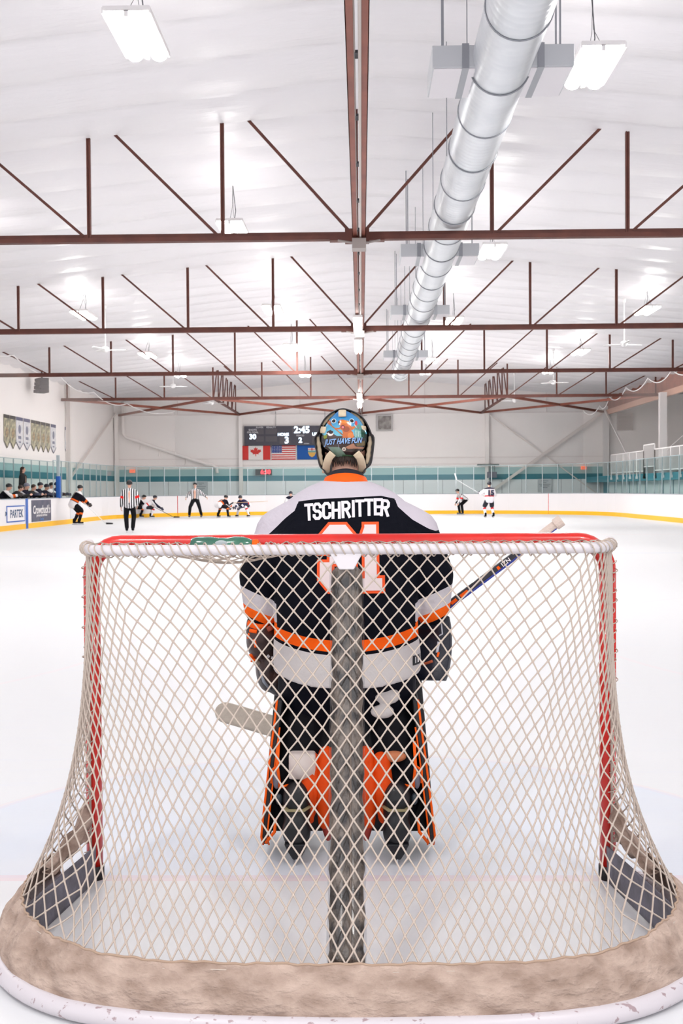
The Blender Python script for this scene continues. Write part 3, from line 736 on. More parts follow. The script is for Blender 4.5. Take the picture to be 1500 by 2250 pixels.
for k in range(7): m.bar((k * .45, 6.2 - k * .85, 0.8 + k * .3), (k * .45, 6.2 - k * .85, 2.1 + k * .31), .03, .03)
m.build('handrail', RW, e)
wall_column(14.5, 47.3, 6.0, 'balcony_column', 'thick white steel column rising through the right balcony', .34, m=RW)
brace((14.7, 60.2, 6.1), (14.7, 53.0, 2.3), 'slim white diagonal strut behind the balcony balustrade', .1, RW)
m = MB(); m.bar((14.9, 60.4, 6.0), (14.9, 40, 6.0), .16, .3); tag(m.build('edge_beam', mat('edge_beam_brown', (196, 150, 130), .6)), 'pinkish-brown steel edge beam above the right balcony', 'beam')

# hanging safety netting
def netting(name, pts_top, zb, lab, sag=.35, seg=2.6):
    mb = MB(); top = []; 
    for i in range(len(pts_top) - 1):
        a, b = Vector(pts_top[i]), Vector(pts_top[i + 1])
        for t in np.linspace(0, 1, 9)[:-1]: p = a.lerp(b, t); p.z -= sag * 4 * t * (1 - t); top.append(p)
    top.append(Vector(pts_top[-1]))
    n = len(top); mb.add(top + [Vector((p.x, p.y, zb)) for p in top], [(i, i + 1, n + i + 1, n + i) for i in range(n - 1)])
    o = mb.build(name, NETTING); tag(o, lab, 'netting')
    m = MB(); m.tube(top, .022, 6); m.build('edge_rope', WHITE, o, smooth=True)
netting('safety_net', [(13.05, 33, 6.3), (13.05, 37, 6.25), (13.05, 40.8, 6.35), (13.05, 44.5, 6.4), (13.05, 48.5, 6.35), (13.05, 52, 6.2), (13.0, 54, 5.9), (12.4, 55.4, 5.75)], 2.77, 'sheer scalloped safety netting hanging above the right boards')
netting('safety_net', [(-13.05, 30, 6.6), (-13.05, 36, 6.6), (-13.05, 42, 6.5), (-13.05, 48, 6.3), (-12.4, 52.5, 6.1), (-10.4, 55.6, 5.9)], 2.77, 'sheer safety netting hanging above the left boards', .3)
# ------------------------------------------------------------------ the goal
goal = empty('hockey_goal', (0, 0, 0), label='large red hockey goal seen from behind with white netting and dirty canvas skirt', cat='goal')
def arc(cx, cz, r, a0, a1, n, y=0): return [(cx + r * math.cos(a), y, cz + r * math.sin(a)) for a in np.linspace(a0, a1, n)]
PX = .945
for s in (-1, 1):
    m = MB(); m.tube([(s * PX, 0, .0), (s * PX, 0, 1.12)], .03, 20); m.build('goal_post', REDP, goal, smooth=True)
    m = MB(); m.tube([(s * PX, 0, -.0), (s * PX, 0, .05)], .034, 20); m.build('post_foot', BLACK, goal, smooth=True)
m = MB(); m.tube([(-PX, 0, 1.12)] + arc(-PX + .11, 1.13, .11, PI, PI / 2, 8)[1:] + arc(PX - .11, 1.13, .11, PI / 2, 0, 8)[:-1] + [(PX, 0, 1.12)], .031, 20)
m.build('crossbar', REDP, goal, smooth=True)
half_top = [(0, -.52), (.70, -.52), (.79, -.505), (.845, -.44), (.885, -.30), (.925, -.15), (.945, -.03)]
half_bot = [(0, -1.09), (.45, -1.08), (.66, -1.035), (.83, -.92), (.97, -.74), (1.04, -.55), (1.045, -.32), (.96, -.04)]
half_base = [(0, -1.145), (.44, -1.13), (.70, -1.075), (.87, -.985), (1.0, -.85), (1.08, -.68), (1.115, -.45), (1.10, -.22), (1.02, -.05), (.945, .0)]
def smooth_poly(pts, n):
    pts = np.array(pts); 
    for _ in range(3):
        q = [pts[0]]
        for a, b in zip(pts[:-1], pts[1:]): q += [a * .75 + b * .25, a * .25 + b * .75]
        pts = np.array(q + [pts[-1]])
    d = np.r_[0, np.cumsum(np.linalg.norm(np.diff(pts, axis=0), axis=1))]
    t = np.linspace(0, d[-1], n); return np.stack([np.interp(t, d, pts[:, 0]), np.interp(t, d, pts[:, 1])], 1), d[-1]
def full(h, n):
    p, L = smooth_poly(h, n); return [(-x, y) for x, y in p[::-1]] + [(x, y) for x, y in p[1:]]
bt = full(half_base, 60)
m = MB(); m.tube([(x, y, .03) for x, y in bt], .028, 14); m.build('base_frame', FRW, goal, smooth=True)
tb = full(half_top, 40)
m = MB(); m.tube([(x, y, 1.243 - .0 * abs(x)) for x, y in tb], .017, 14); m.build('top_frame', FRT, goal, smooth=True)
# the white bracket below the top bar and the padded centre post
m = MB(); m.loft([[(-.055, -.53, 1.235), (.055, -.53, 1.235), (.055, -.5, 1.235), (-.055, -.5, 1.235)], [(-.04, -.535, 1.21), (.04, -.535, 1.21), (.04, -.505, 1.21), (-.04, -.505, 1.21)], [(-.022, -.54, 1.18), (.024, -.54, 1.18), (.024, -.51, 1.18), (-.022, -.51, 1.18)]])
m.build('centre_bracket', FRT, goal, bevel=.004)
def net_s(u): return u ** 1.75
ZT, ZB = 1.245, .172
def centre_y(z):
    u = min(max((ZT - z) / (ZT - ZB), 0), 1); return -.52 - .55 * net_s(u) + .055
m = MB(); rings = []
for z in np.linspace(1.19, .06, 60):
    wob = .0025 * math.sin(z * 57) + .0015 * math.sin(z * 131)
    t_ = min(1, (1.20 - z) / .03) ** .5
    rings.append([(.001 + (.049 * t_ + wob) * math.copysign(abs(math.cos(a)) ** .6, math.cos(a)), centre_y(z) + .036 * t_ * math.copysign(abs(math.sin(a)) ** .8, math.sin(a)), z) for a in np.linspace(0, 2 * PI, 28, endpoint=False)])
m.loft(rings)
m.build('centre_pad', mat('mottled_padding', (140, 126, 114), .6, bump=.8, bscale=40, vary=.24, vmid=.52, vscale=24, c2=(44, 38, 36), stretch=(1.2, 1, .8), coat=.1), goal, smooth=True)
m = MB()
m.tube([(.012, centre_y(z) - .037, z) for z in np.linspace(1.16, .1, 30)], .004, 6); m.build('pad_seam', mat('pad_seam', (110, 96, 86), .5), goal, smooth=True)
rings = []
for z in np.linspace(1.185, .08, 40): rings.append([(.001 + (.0545 + .0015 * math.sin(z * 40)) * math.cos(a), centre_y(z) + .042 * math.sin(a), z) for a in np.linspace(0, 2 * PI, 24, endpoint=False)])
MB().loft(rings, capped=False).build('plastic_wrap', clearmat('clear_plastic', (244, 245, 246), .07, .12), goal, smooth=True)

# netting: knotted diamonds hung from the top frame to the top of the skirt
NC = 31
pt, LT = smooth_poly(half_top, 200); pb, LB = smooth_poly(half_bot, 200)
def col_arc(c, top):
    a = abs(c)
    if top: return .058 * a if a <= 13 else .754 + (LT - .756) * ((a - 13) / (NC - 13))
    return .039 * a if a <= 21 else .819 + (LB - .819) * ((a - 21) / (NC - 21))
def net_p(c, u):
    sgn = -1 if c < 0 else 1
    ia = col_arc(c, True) / LT * 199; ib = min(col_arc(c, False) / LB, 1) * 199
    s_ = net_s(u)
    def at(p, i): i0 = int(min(i, 198)); f = i - i0; return p[i0] * (1 - f) + p[i0 + 1] * f
    # column position blends slowly at first, the plan shape follows the sag
    A = at(pt, ia); B = at(pb, ib)
    bx = u ** 1.15
    arcf = (1 - bx) * ia / 199 + bx * ib / 199
    A2 = at(pt, arcf * 199); B2 = at(pb, arcf * 199)
    w_ = u if False else s_
    p = A2 * (1 - w_) + B2 * w_
    kx = min(1, max(0, (ia / 199 - .15) / .45)); kx = kx * kx * (3 - 2 * kx); sx_ = (1 - kx) * s_ + kx * u ** 3.6; p = np.array([A2[0] * (1 - sx_) + B2[0] * sx_, p[1]])
    z = ZT - (ZT - ZB) * u
    out = .012 * math.sin(PI * u)
    y = p[1] - (.008 * math.sin(c * .9 + u * 9) * math.sin(PI * u))
    return Vector((sgn * p[0], y, z))
NR = 36
ks = np.arange(NR + 1) / NR
us = ks * 1.10 - .10 * ks ** 2 
us = us / us[-1]
jit = {}
def node(i, k):
    key = (i, k)
    if key not in jit: jit[key] = (rng.uniform(-.05, .05), rng.uniform(-.0014, .0014)) if 0 < k < NR else (0, 0)
    j = jit[key]
    return net_p(max(-NC, min(NC, i / 2 + j[0])), min(1, max(0, us[k] + j[1])))
m = MB()
def cord(mb, pts, r):
    mb.tube(pts, r, 6)
for start in range(-2 * NC - NR, 2 * NC + NR + 1):
    for dr in (1, -1):
        run = []; k = 0
        pts = []; rr = []
        for k in range(NR + 1):
            i = start + dr * k
            if (i + k) % 2: continue
        for k in range(NR + 1):
            i = start + dr * k
            if -2 * NC <= i <= 2 * NC: run.append((i, k))
        if len(run) < 2 or (run[0][0] + run[0][1]) % 2: continue
        ps = [node(i, k) for i, k in run]
        for q in range(len(ps)):
            p = ps[q]
            if q > 0:
                a = ps[q - 1]; pts.append(p.lerp(a, .16) ); rr.append(.0027)
            pts.append(p); rr.append(.0037)
            if q < len(ps) - 1:
                b = ps[q + 1]; pts.append(p.lerp(b, .16)); rr.append(.0027); pts.append(p.lerp(b, .5)); rr.append(.0026)
        m.tube(pts, rr, 6)
# vertical twisting of each knot into a short joint, and the side lacing
net = m.build('netting', CORD, goal, smooth=True)
# top panel of netting between crossbar and top frame
m = MB()
def roof_p(a, b):   # a across -1..1, b 0 at crossbar .. 1 at top frame
    x = a * (.93 * (1 - b) + .80 * b); y = -.03 - .49 * b
    sag = .020 * math.sin(PI * b) + .045 * math.exp(-((x + .40) / .17) ** 2) * math.sin(PI * min(1, b * 1.0)) ** .5 * .9
    return Vector((x, y, 1.245 - sag))
NA, NB = 33, 14
for start in range(-NB - NA, NA + NB + 1):
    for dr in (1, -1):
        ps = [roof_p((start + dr * k) / NA, k / NB) for k in range(NB + 1) if abs(start + dr * k) <= NA]
        if len(ps) > 1 and start % 2 == 0: m.tube(ps, .0021, 5)
m.build('roof_netting', CORD, goal, smooth=True)
# lacing cords
m = MB()
def helix(path, r, pitch, cr, wob=.15, phase=0):
    path = np.array(path, float); d = np.r_[0, np.cumsum(np.linalg.norm(np.diff(path, axis=0), axis=1))]
    n = int(d[-1] / pitch * 12); out = []
    for i in range(n + 1):
        t = d[-1] * i / n; p = Vector([np.interp(t, d, path[:, k]) for k in range(3)]); p2 = Vector([np.interp(min(t + .01, d[-1]), d, path[:, k]) for k in range(3)]); p1 = Vector([np.interp(max(t - .01, 0), d, path[:, k]) for k in range(3)])
        T = (p2 - p1).normalized(); x = T.cross(Vector((0, 0, 1)) if abs(T.z) < .9 else Vector((0, 1, 0))).normalized(); y = T.cross(x)
        a = 2 * PI * t / pitch + phase + .4 * math.sin(t * 17); rr = r * (1 + wob * math.sin(t * 61))
        out.append(p + (x * math.cos(a) + y * math.sin(a)) * rr)
    return out
tbr = [(x, y, 1.243) for x, y in tb if y < -.30]
m.tube(helix(tbr, .0205, .056, .002), .0024, 5)
m.tube(helix(tbr, .0205, .056, .002, phase=PI), .0022, 5)
m.build('top_lacing', CORD, goal, smooth=True)
m = MB(); m.tube(helix([(-.86, -.031, 1.232), (.86, -.031, 1.232)], .009, .034, .002, wob=.5), .0022, 5); m.tube(helix([(-.86, -.03, 1.232), (.86, -.03, 1.232)], .007, .061, .002, wob=.6), .0018, 5)
m.build('crossbar_lacing', CORD, goal, smooth=True)
for s in (-1, 1):
    m = MB(); m.tube(helix([(s * (PX + .012), -.03, 1.17), (s * (PX + .012), -.03, .1)], .012, .036, .002, wob=.5), .0022, 5)
    m.tube([(s * (PX + .006), -.036, 1.17), (s * (PX + .006), -.036, .1)], .005, 6); m.build('post_lacing', CORD, goal, smooth=True)

# canvas skirt round the base
def skirt():
    n = 260; base, Lb = smooth_poly(half_base, n // 2); top, Lt = smooth_poly(half_bot, n // 2)
    B = [(-x, y) for x, y in base[::-1]] + [(x, y) for x, y in base[1:]]; T = [(-x, y) for x, y in top[::-1]] + [(x, y) for x, y in top[1:]]
    N = len(B); i0, i1 = 9, N - 10; nv = 26; vs = []
    for j in range(nv):
        v = j / (nv - 1)
        for i in range(i0, i1):
            b = np.array(B[i]); t = np.array(T[i]); s_ = i / N
            w_ = v
            p = b * (1 - w_) + t * w_
            fold = .010 * math.sin(i * .33 + 2 * v) * math.sin(PI * v) + .007 * math.sin(i * .81 + v * 5) * math.sin(PI * v) + .004 * math.sin(i * 1.9) * v
            d = p / (np.linalg.norm(p) + 1e-6)
            k_ = abs(i - N / 2) / (N / 2)
            crease = .35 + .65 * min(1, max(0, (k_ - .35) * 4))
            q = p + d * (.016 * math.sin(PI * v) + fold * crease)
            hz = .172 + (.002 + .004 * min(1, max(0, (k_ - .4) * 4))) * math.sin(i * .45) + .0015 * math.sin(i * 1.3)
            z = .05 + (hz - .05) * v
            vs.append((q[0], q[1], z))
    L = i1 - i0
    fs = [(j * L + i, j * L + i + 1, (j + 1) * L + i + 1, (j + 1) * L + i) for j in range(nv - 1) for i in range(L - 1)]
    mb = MB(); mb.add(vs, fs); o = mb.build('canvas_skirt', CANV, goal, smooth=True, solid=.004)
    # stitched top hem and tie cords
    m = MB(); top_row = vs[(nv - 1) * L:]; m.tube([(x * 1.002, y * 1.002, z) for x, y, z in top_row], .0035, 6); m.build('skirt_hem', mat('hem_tan', (178, 152, 132), .9), o, smooth=True)
    for i in range(6, L - 6, 11):
        x, y, z = vs[(nv - 2) * L + i]; x2, y2, z2 = vs[(nv - 2) * L + i + 4]
        MB().tube([(x * 1.004, y * 1.006, z - .012), ((x + x2) / 2 * 1.008, (y + y2) / 2 * 1.008, z - .011), (x2 * 1.004, y2 * 1.006, z - .012)], .0018, 5).build('stitch', CORD, o)
skirt()
# dark guard plates inside the frame at both sides and the beige flaps at the posts
for s in (-1, 1):
    m = MB(); m.grid(lambda u, v: (s * (.93 + .085 * u), -.07 - .60 * u + .02 * v, .012 + .125 * v), np.linspace(0, 1, 20), np.linspace(0, 1, 8))
    m.build('guard_plate', mat('guard_slate', (120, 118, 134), .5, bump=.4, bscale=14, vary=.4, vscale=8, c2=(70, 66, 74)), goal, smooth=True, solid=.006)
    m = MB()
    def flap(u, v): return (s * (.95 + .06 * u + .012 * math.sin(v * 9 + u * 5)), -.05 - .34 * u, .15 + (.16 - .13 * u) * v + .012 * math.sin(u * 13))
    m.grid(flap, np.linspace(0, 1, 18), np.linspace(0, 1, 12)); m.build('canvas_flap', CANV, goal, smooth=True, solid=.004)

# water bottle lying on the roof netting
wb = empty('water_bottle', (-.40, -.40, 1.250), -.0, label='green squeeze bottle with orange cap lying on the roof of the goal', cat='bottle')
BG = mat('bottle_green', (58, 120, 96), .22, coat=.5, vary=.4, vscale=9, c2=(40, 92, 76))
m = MB(); pr = [(-.115, .012), (-.11, .026), (-.09, .031), (-.05, .031), (-.02, .027), (.01, .027), (.03, .031), (.06, .030), (.08, .024), (.092, .018)]
m.tube([(x, 0, 0) for x, _ in pr], [r for _, r in pr], 24); m.build('bottle_body', BG, wb, smooth=True)
m = MB(); m.tube([(.088, 0, 0), (.094, 0, 0), (.108, 0, 0), (.112, 0, 0)], [.018, .021, .021, .015], 20); m.tube([(.11, 0, 0), (.122, 0, 0)], [.007, .006], 10); m.build('cap', ORG, wb, smooth=True)
m = MB(); m.ell((-.01, -.024, .008), (.022, .006, .012)); m.build('grip_patch', mat('bottle_grey', (170, 180, 182), .4), wb, smooth=True)

# ------------------------------------------------------------------ people
def ik(a, b, l1, l2, pole):
    a = Vector(a); b = Vector(b); d = b - a; L = min(d.length, (l1 + l2) * .995); n = d.normalized()
    x = (l1 * l1 - l2 * l2 + L * L) / (2 * L); h = math.sqrt(max(l1 * l1 - x * x, 0))
    p = Vector(pole); p = p - n * p.dot(n); p.normalize()
    return a + n * x + p * h, a + n * L
def hand(mb, w_, f, palm, thumb, sc=1., curl=1.2):
    """palm with four curled fingers and a thumb; f = forearm direction, palm = palm normal, thumb = thumb side"""
    w_ = Vector(w_); f = Vector(f).normalized(); palm = Vector(palm); palm = (palm - f * palm.dot(f)).normalized(); t = Vector(thumb); t = (t - f * t.dot(f) - palm * t.dot(palm)).normalized()
    for k in range(4): mb.cap(w_ + t * (.012 - .008 * k) * sc, w_ + (f * .085 + t * (.030 - .020 * k)) * sc, .015 * sc, .012 * sc, 8, 2)
    for k, ln in enumerate((.9, 1., .95, .78)):
        p = w_ + (f * .09 + t * (.032 - .0215 * k)) * sc; d = f
        for seg, l in enumerate((.038, .026, .02)):
            an = curl * (seg + 1) / 1.6; d = (f * math.cos(an) + palm * math.sin(an)).normalized(); q = p + d * l * ln * sc; mb.cap(p, q, .0095 * sc, .0085 * sc, 8, 2); p = q
    p = w_ + (f * .025 + t * .03) * sc; q = p + (t * .6 + f * .7 + palm * .25).normalized() * .038 * sc; mb.cap(p, q, .012 * sc, .010 * sc, 8, 2)
    mb.cap(q, q + (f * .7 + palm * .7).normalized() * .03 * sc, .010 * sc, .008 * sc, 8, 2)
def joints(crouch=0., lean=.15, spread=.14, hands=None, stag=0., feet=None, headdown=.2, tilt=0):
    J = {}
    zp = .99 - crouch; pel = Vector((0, -lean * .28, zp)); J['pel'] = pel
    up = Vector((tilt, math.sin(lean), math.cos(lean))).normalized()
    J['up'] = up; J['ch'] = pel + up * .42; J['nk'] = pel + up * .52
    hu = Vector((0, math.sin(lean * .7 + headdown * .2), math.cos(lean * .7 + headdown * .2))); J['hd'] = J['nk'] + hu * .17; J['hu'] = hu
    for s, n in ((-1, 'L'), (1, 'R')):
        J['sh' + n] = J['ch'] + Vector((s * .185, 0, 0)); J['hp' + n] = pel + Vector((s * .09, 0, -.03))
        fx, fy = (feet[0] if s < 0 else feet[1]) if feet else (s * spread, s * stag)
        J['an' + n] = Vector((fx, fy, .15)); J['kn' + n], J['an' + n] = ik(J['hp' + n], J['an' + n], .43, .44, (s * .25, 1, 0))
        h = Vector(hands[0] if s < 0 else hands[1]) if hands else J['sh' + n] + Vector((s * .1, .08, -.52))
        J['el' + n], J['wr' + n] = ik(J['sh' + n], h, .29, .27, (s * .7, -.6, -.5))
    return J
def person(name, loc, rz, label, J, outfit, group=None, sc=1.0, vox=.02):
    e = empty(name, loc, rz, label=label, cat='person', group=group); e.scale = (sc,) * 3
    b = MB(); hd = J['hd']; hu = J['hu']; R = hu.rotation_difference(Vector((0, 0, 1))).inverted().to_matrix()
    fw = R @ Vector((0, 1, 0))
    b.cap(J['nk'] - J['up'] * .05, hd - hu * .03, .058, .052)
    b.ell(hd + hu * .02, (.076, .096, .105), R); b.ell(hd - hu * .045 + fw * .035, (.052, .058, .055), R)
    b.ell(hd - hu * .005 + fw * .102, (.014, .018, .024), R); b.ell(hd - hu * .052 + fw * .088, (.026, .012, .008), R)
    for s in (-1, 1): b.ell(hd + R @ Vector((s * .078, -.005, -.005)), (.010, .02, .03), R); b.ell(hd + hu * .03 + fw * .085 + R @ Vector((s * .032, 0, 0)), (.017, .012, .008), R)
    b.cap(J['pel'], J['ch'] - J['up'] * .05, .13, .135); b.cap(J['shL'], J['shR'], .07)
    for n, s in (('L', -1), ('R', 1)):
        b.cap(J['hp' + n], J['kn' + n], .085, .058); b.cap(J['kn' + n], J['an' + n], .055, .042); b.cap(J['an' + n] - Vector((0, .03, .05)), J['an' + n] + Vector((0, .14, -.06)), .042, .034)
        b.cap(J['sh' + n], J['el' + n], .052, .042); b.cap(J['el' + n], J['wr' + n], .04, .028)
        f = (J['wr' + n] - J['el' + n]); hand(b, J['wr' + n], f, (-s, .2, -.2), (0, 1, .3), 1.0, 1.0)
    remesh(b, 'body', vox * .62, SKIN, e, smooth=3)
    o = outfit
    # shirt
    b = MB(); tw = o.get('bulk', 1.0)
    pe, ch, up = J['pel'], J['ch'], J['up']
    hem = pe - up * o.get('drop', .02)
    for s in (-1, 1): b.cap(hem + Vector((s * .07, 0, 0)), ch + Vector((s * .085, 0, -.02)), .128 * tw, .125 * tw)
    b.cap(J['shL'] + Vector((.02, 0, -.01)), J['shR'] - Vector((.02, 0, .01)), .088 * tw)
    b.cap(J['ch'], J['nk'], .1, .07)
    wl = .80
    for n in 'LR':
        b.cap(J['sh' + n], J['el' + n], .082 * tw, .068 * tw); b.cap(J['el' + n], J['el' + n].lerp(J['wr' + n], wl), .066 * tw, .05 * tw)
    def fields(kind):
        if kind == 'ref':
            ax = (ch - pe).normalized()
            def stripes(c):
                return np.cos(2 * PI * c[:, 0] / .078) - .1
            def armb(c):
                out = np.full(len(c), -1.)
                for n in 'LR':
                    a = np.array(J['sh' + n]); d = np.array(J['el' + n]) - a; L = np.linalg.norm(d); d /= L; t = (c - a) @ d
                    dist = np.linalg.norm(c - a - t[:, None] * d, axis=1); out = np.maximum(out, np.minimum(.045 - abs(t - .19), .11 - dist))
                return out
            return [stripes] + ([armb] if o.get('armband') else [])
        if kind == 'home' or kind == 'away':
            u_ = np.array(up); pz = np.array(pe)
            h = lambda c: (c - pz) @ u_
            torso = lambda c: .24 - abs(c[:, 0])
            F = [lambda c: np.minimum(.035 - abs(h(c) - .13), torso(c)), lambda c: np.minimum(.07 - h(c), torso(c)), lambda c: h(c) - .455]
            def cuff(c):
                out = np.full(len(c), -1.)
                for n in 'LR':
                    a = np.array(J['el' + n]); d = np.array(J['wr' + n]) - a; L = np.linalg.norm(d); d /= L; t = (c - a) @ d
                    dist = np.linalg.norm(c - a - t[:, None] * d, axis=1); out = np.maximum(out, np.minimum(.05 - abs(t - .1), .11 - dist))
                return out
            return F + [cuff]
        return []
    remesh(b, o.get('top_name', 'jersey'), vox * .75, o['top'], e, fields(o.get('kind')), smooth=3)
    # trousers or shorts with socks
    b = MB()
    b.cap(J['pel'] - Vector((.06, 0, .0)), J['pel'] + Vector((.06, 0, 0)), .135)
    for n in 'LR':
        if o.get('shorts'): b.cap(J['hp' + n], J['hp' + n].lerp(J['kn' + n], .86), .125, .112)
        else: b.cap(J['hp' + n], J['kn' + n], .112, .088); b.cap(J['kn' + n], J['an' + n] + Vector((0, 0, .03)), .084, .07)
    remesh(b, 'shorts' if o.get('shorts') else 'trousers', vox * .8, o['bottom'], e, smooth=3)
    for n in 'LR':
        if o.get('shorts'):
            b = MB(); k, a = J['kn' + n], J['an' + n]; b.cap(J['hp' + n].lerp(k, .8), k, .075, .078); b.cap(k, a, .08, .058)
            kz, az = np.array(k), np.array(a)
            def sf(c, kz=kz, az=az):
                d = az - kz; L = np.linalg.norm(d); t = ((c - kz) @ (d / L)) / L; return .09 - abs(t - .25)
            def sf2(c, kz=kz, az=az):
                d = az - kz; L = np.linalg.norm(d); t = ((c - kz) @ (d / L)) / L; return .08 - abs(t - .62)
            remesh(b, 'sock', vox * .7, o['sock'], e, [sf, sf2], smooth=2)
        a = J['an' + n]; b = MB(); b.cap(a + Vector((0, -.01, .06)), a - Vector((0, .02, .05)), .058, .05); b.cap(a - Vector((0, .03, .055)), a + Vector((0, .15, -.065)), .045, .038)
        sk = remesh(b, 'skate_boot' if not o.get('shoes') else 'shoe', .012, BLKF, e, smooth=2)
        if not o.get('shoes'):
            m = MB(); m.box((a.x - .02, a.y - .08, .035), (a.x + .02, a.y + .16, .065)); m.build('blade_holder', SKWHITE, sk); m = MB(); m.box((a.x - .004, a.y - .1, .0), (a.x + .004, a.y + .19, .036)); m.build('blade', STEELB, sk)
    if o.get('gloves'):
        for n, s in (('L', -1), ('R', 1)):
            b = MB(); f = (J['wr' + n] - J['el' + n]).normalized(); b.cap(J['wr' + n] - f * .1, J['wr' + n], .06, .05); b.cap(J['wr' + n], J['wr' + n] + f * .06, .045, .045); hand(b, J['wr' + n], f, (-s, .2, -.2), (0, 1, .3), 1.45, 1.1)
            remesh(b, 'glove', .011, o['gloves'], e, smooth=2)
    if o.get('helmet'):
        b = MB(); b.ell(hd + hu * .045 - fw * .01, (.108, .128, .105), R); 
        for s in (-1, 1): b.ell(hd + R @ Vector((s * .085, -.01, .0)), (.022, .05, .05), R)
        h = remesh(b, 'helmet', .014, o['helmet'], e, smooth=2)
        # open the face side
        bm = bmesh.new(); bm.from_mesh(h.data); geom = bm.verts[:] + bm.edges[:] + bm.faces[:]
        bmesh.ops.bisect_plane(bm, geom=geom, plane_co=hd + hu * .035 + fw * .05, plane_no=(fw * .45 - hu * .9), clear_outer=True); bm.to_mesh(h.data); bm.free()
        sd = h.modifiers.new('solid', 'SOLIDIFY'); sd.thickness = .008
        if o.get('visor'):
            m = MB(); m.grid(lambda u, v: tuple(hd + R @ Vector((.1 * math.sin(u), .125 * math.cos(u), .045 - .075 * v))), np.linspace(-1.1, 1.1, 12), (0, .5, 1)); m.build('visor', clearmat('visor', (225, 230, 235), .15), h, smooth=True)
    if o.get('hair'):
        b = MB(); b.ell(hd + hu * .04 - fw * .02, (.088, .105, .1), R); 
        if o['hair'] == 'long':
            b.cap(hd - fw * .05, hd - fw * .10 - Vector((0, 0, .38)), .075, .06)
            for s in (-1, 1): b.cap(hd + R @ Vector((s * .06, -.03, .02)), hd + R @ Vector((s * .08, -.06, -.3)), .035, .03)
        h = remesh(b, 'hair', .014, HAIR, e, smooth=2)
        bm = bmesh.new(); bm.from_mesh(h.data); geom = bm.verts[:] + bm.edges[:] + bm.faces[:]
        bmesh.ops.bisect_plane(bm, geom=geom, plane_co=hd + fw * .045 + hu * .03, plane_no=(fw - hu * .4), clear_outer=True); bm.to_mesh(h.data); bm.free()
    return e
def stick(name, top, heel, bladedir, lab, group=None, shaft=STRAW, blade=BLACK, L=.30, tape=None):
    top = Vector(top); heel = Vector(heel); e = empty(name, tuple(heel), label=lab, cat='hockey stick', group=group)
    a = top - heel; m = MB(); m.bar((0, 0, 0), tuple(a), .032, .024); m.build('shaft', shaft, e, bevel=.004)
    bd_ = Vector(bladedir).normalized(); upv = Vector((0, 0, 1)) if abs(bd_.z) < .8 else a.normalized()
    m = MB(); side = bd_.cross(upv).normalized(); upv = side.cross(bd_).normalized()
    def bl(u, v): return tuple(bd_ * (L * u) + upv * ((v - .2) * .075 * (1 - .25 * u * u)) + side * (.02 * u * u))
    m.grid(bl, np.linspace(-.06, 1, 9), np.linspace(0, 1, 4)); m.build('blade', blade, e, smooth=True, solid=.012)
    m = MB(); m.bar(tuple(a * .9), tuple(a * 1.005), .04, .032); m.build('butt_tape', WTAPE, e)
    return e
REFT = fieldmat('referee_stripes', (238, 236, 238), [(22, 22, 28), (230, 40, 36)], bump=.1)
REFT2 = fieldmat('linesman_stripes', (238, 236, 238), [(22, 22, 28)], bump=.1)
HOME = fieldmat('home_jersey', (24, 22, 32), [(244, 104, 36), (232, 228, 230), (236, 232, 234), (238, 106, 40)], bump=.1)
AWAY = fieldmat('away_jersey', (238, 234, 238), [(206, 60, 60), (232, 228, 236), (26, 26, 44), (30, 30, 48)], bump=.1)
AWD = fieldmat('away_jersey_dark', (44, 44, 80), [(206, 60, 60), (236, 232, 240), (40, 38, 70), (230, 228, 236)], bump=.1)
SOCKO = fieldmat('orange_sock', (26, 24, 32), [(240, 110, 44), (24, 22, 30)]); SOCKW = fieldmat('white_sock', (236, 232, 236), [(204, 44, 50), (230, 226, 230)])
REFO = dict(top=REFT, kind='ref', armband=True, bottom=BLKF, helmet=mat('helmet_black', (24, 24, 28), .25), top_name='striped_shirt', visor=1)
LINO = dict(REFO, top=REFT2, armband=False)
HOMEO = dict(top=HOME, kind='home', bottom=BLKF, shorts=1, sock=SOCKO, gloves=mat('glove_dark', (46, 34, 34), .6), helmet=REFO['helmet'], bulk=1.18, drop=.06)
AWAYO = dict(top=AWAY, kind='away', bottom=NAVY, shorts=1, sock=SOCKW, gloves=mat('glove_navy', (34, 36, 60), .6), helmet=mat('helmet_navy', (28, 30, 44), .3), bulk=1.18, drop=.06)
D = math.radians
# near referee, seen from behind, weight on one leg
p = person('person', (-8.0, 32.8, 0), D(8), 'referee with red armbands standing with back to the camera, nearest of the officials', joints(0.0, .06, .09, feet=((-.1, -.02), (.10, .05)), hands=((-.30, .12, .86), (.26, .16, .92))), dict(REFO, bulk=1.12), 'officials in striped shirts', 1.0)
p = person('person', (-8.73, 52.0, 0), D(180), 'linesman facing the camera with legs apart, arms slightly out', joints(.05, .04, .30, hands=((-.62, .22, 1.02), (.44, .12, 1.0))), LINO, 'officials in striped shirts', 1.05)
p = person('person', (5.60, 55.4, 0), D(115), 'referee with red armbands bent forward with hands on knees', joints(.12, .95, .17, hands=((-.17, .26, .62), (.17, .26, .62)), headdown=-1.2), REFO, 'officials in striped shirts', .98)
p1 = person('person', (-12.25, 41.7, 0), D(-62), 'player in black and orange bent over a stick beside the left boards', joints(.10, .50, .17, hands=((-.10, .52, .78), (.16, .50, .84)), headdown=-.3, stag=.06), dict(HOMEO, bulk=1.3), 'hockey skaters', 1.04)
text('number', '9', .32, WTAPE, p1, (0, -.085, 1.28), (PI / 2 - .50, 0, 0), fn=None, bold=.02)
stick('hockey_stick', (-11.9, 41.6, .95), (-10.85, 41.2, .04), (1, -.1, 0), 'white-shafted stick held low by the bent player at the left boards', 'hockey sticks of the skaters', SKWHITE)
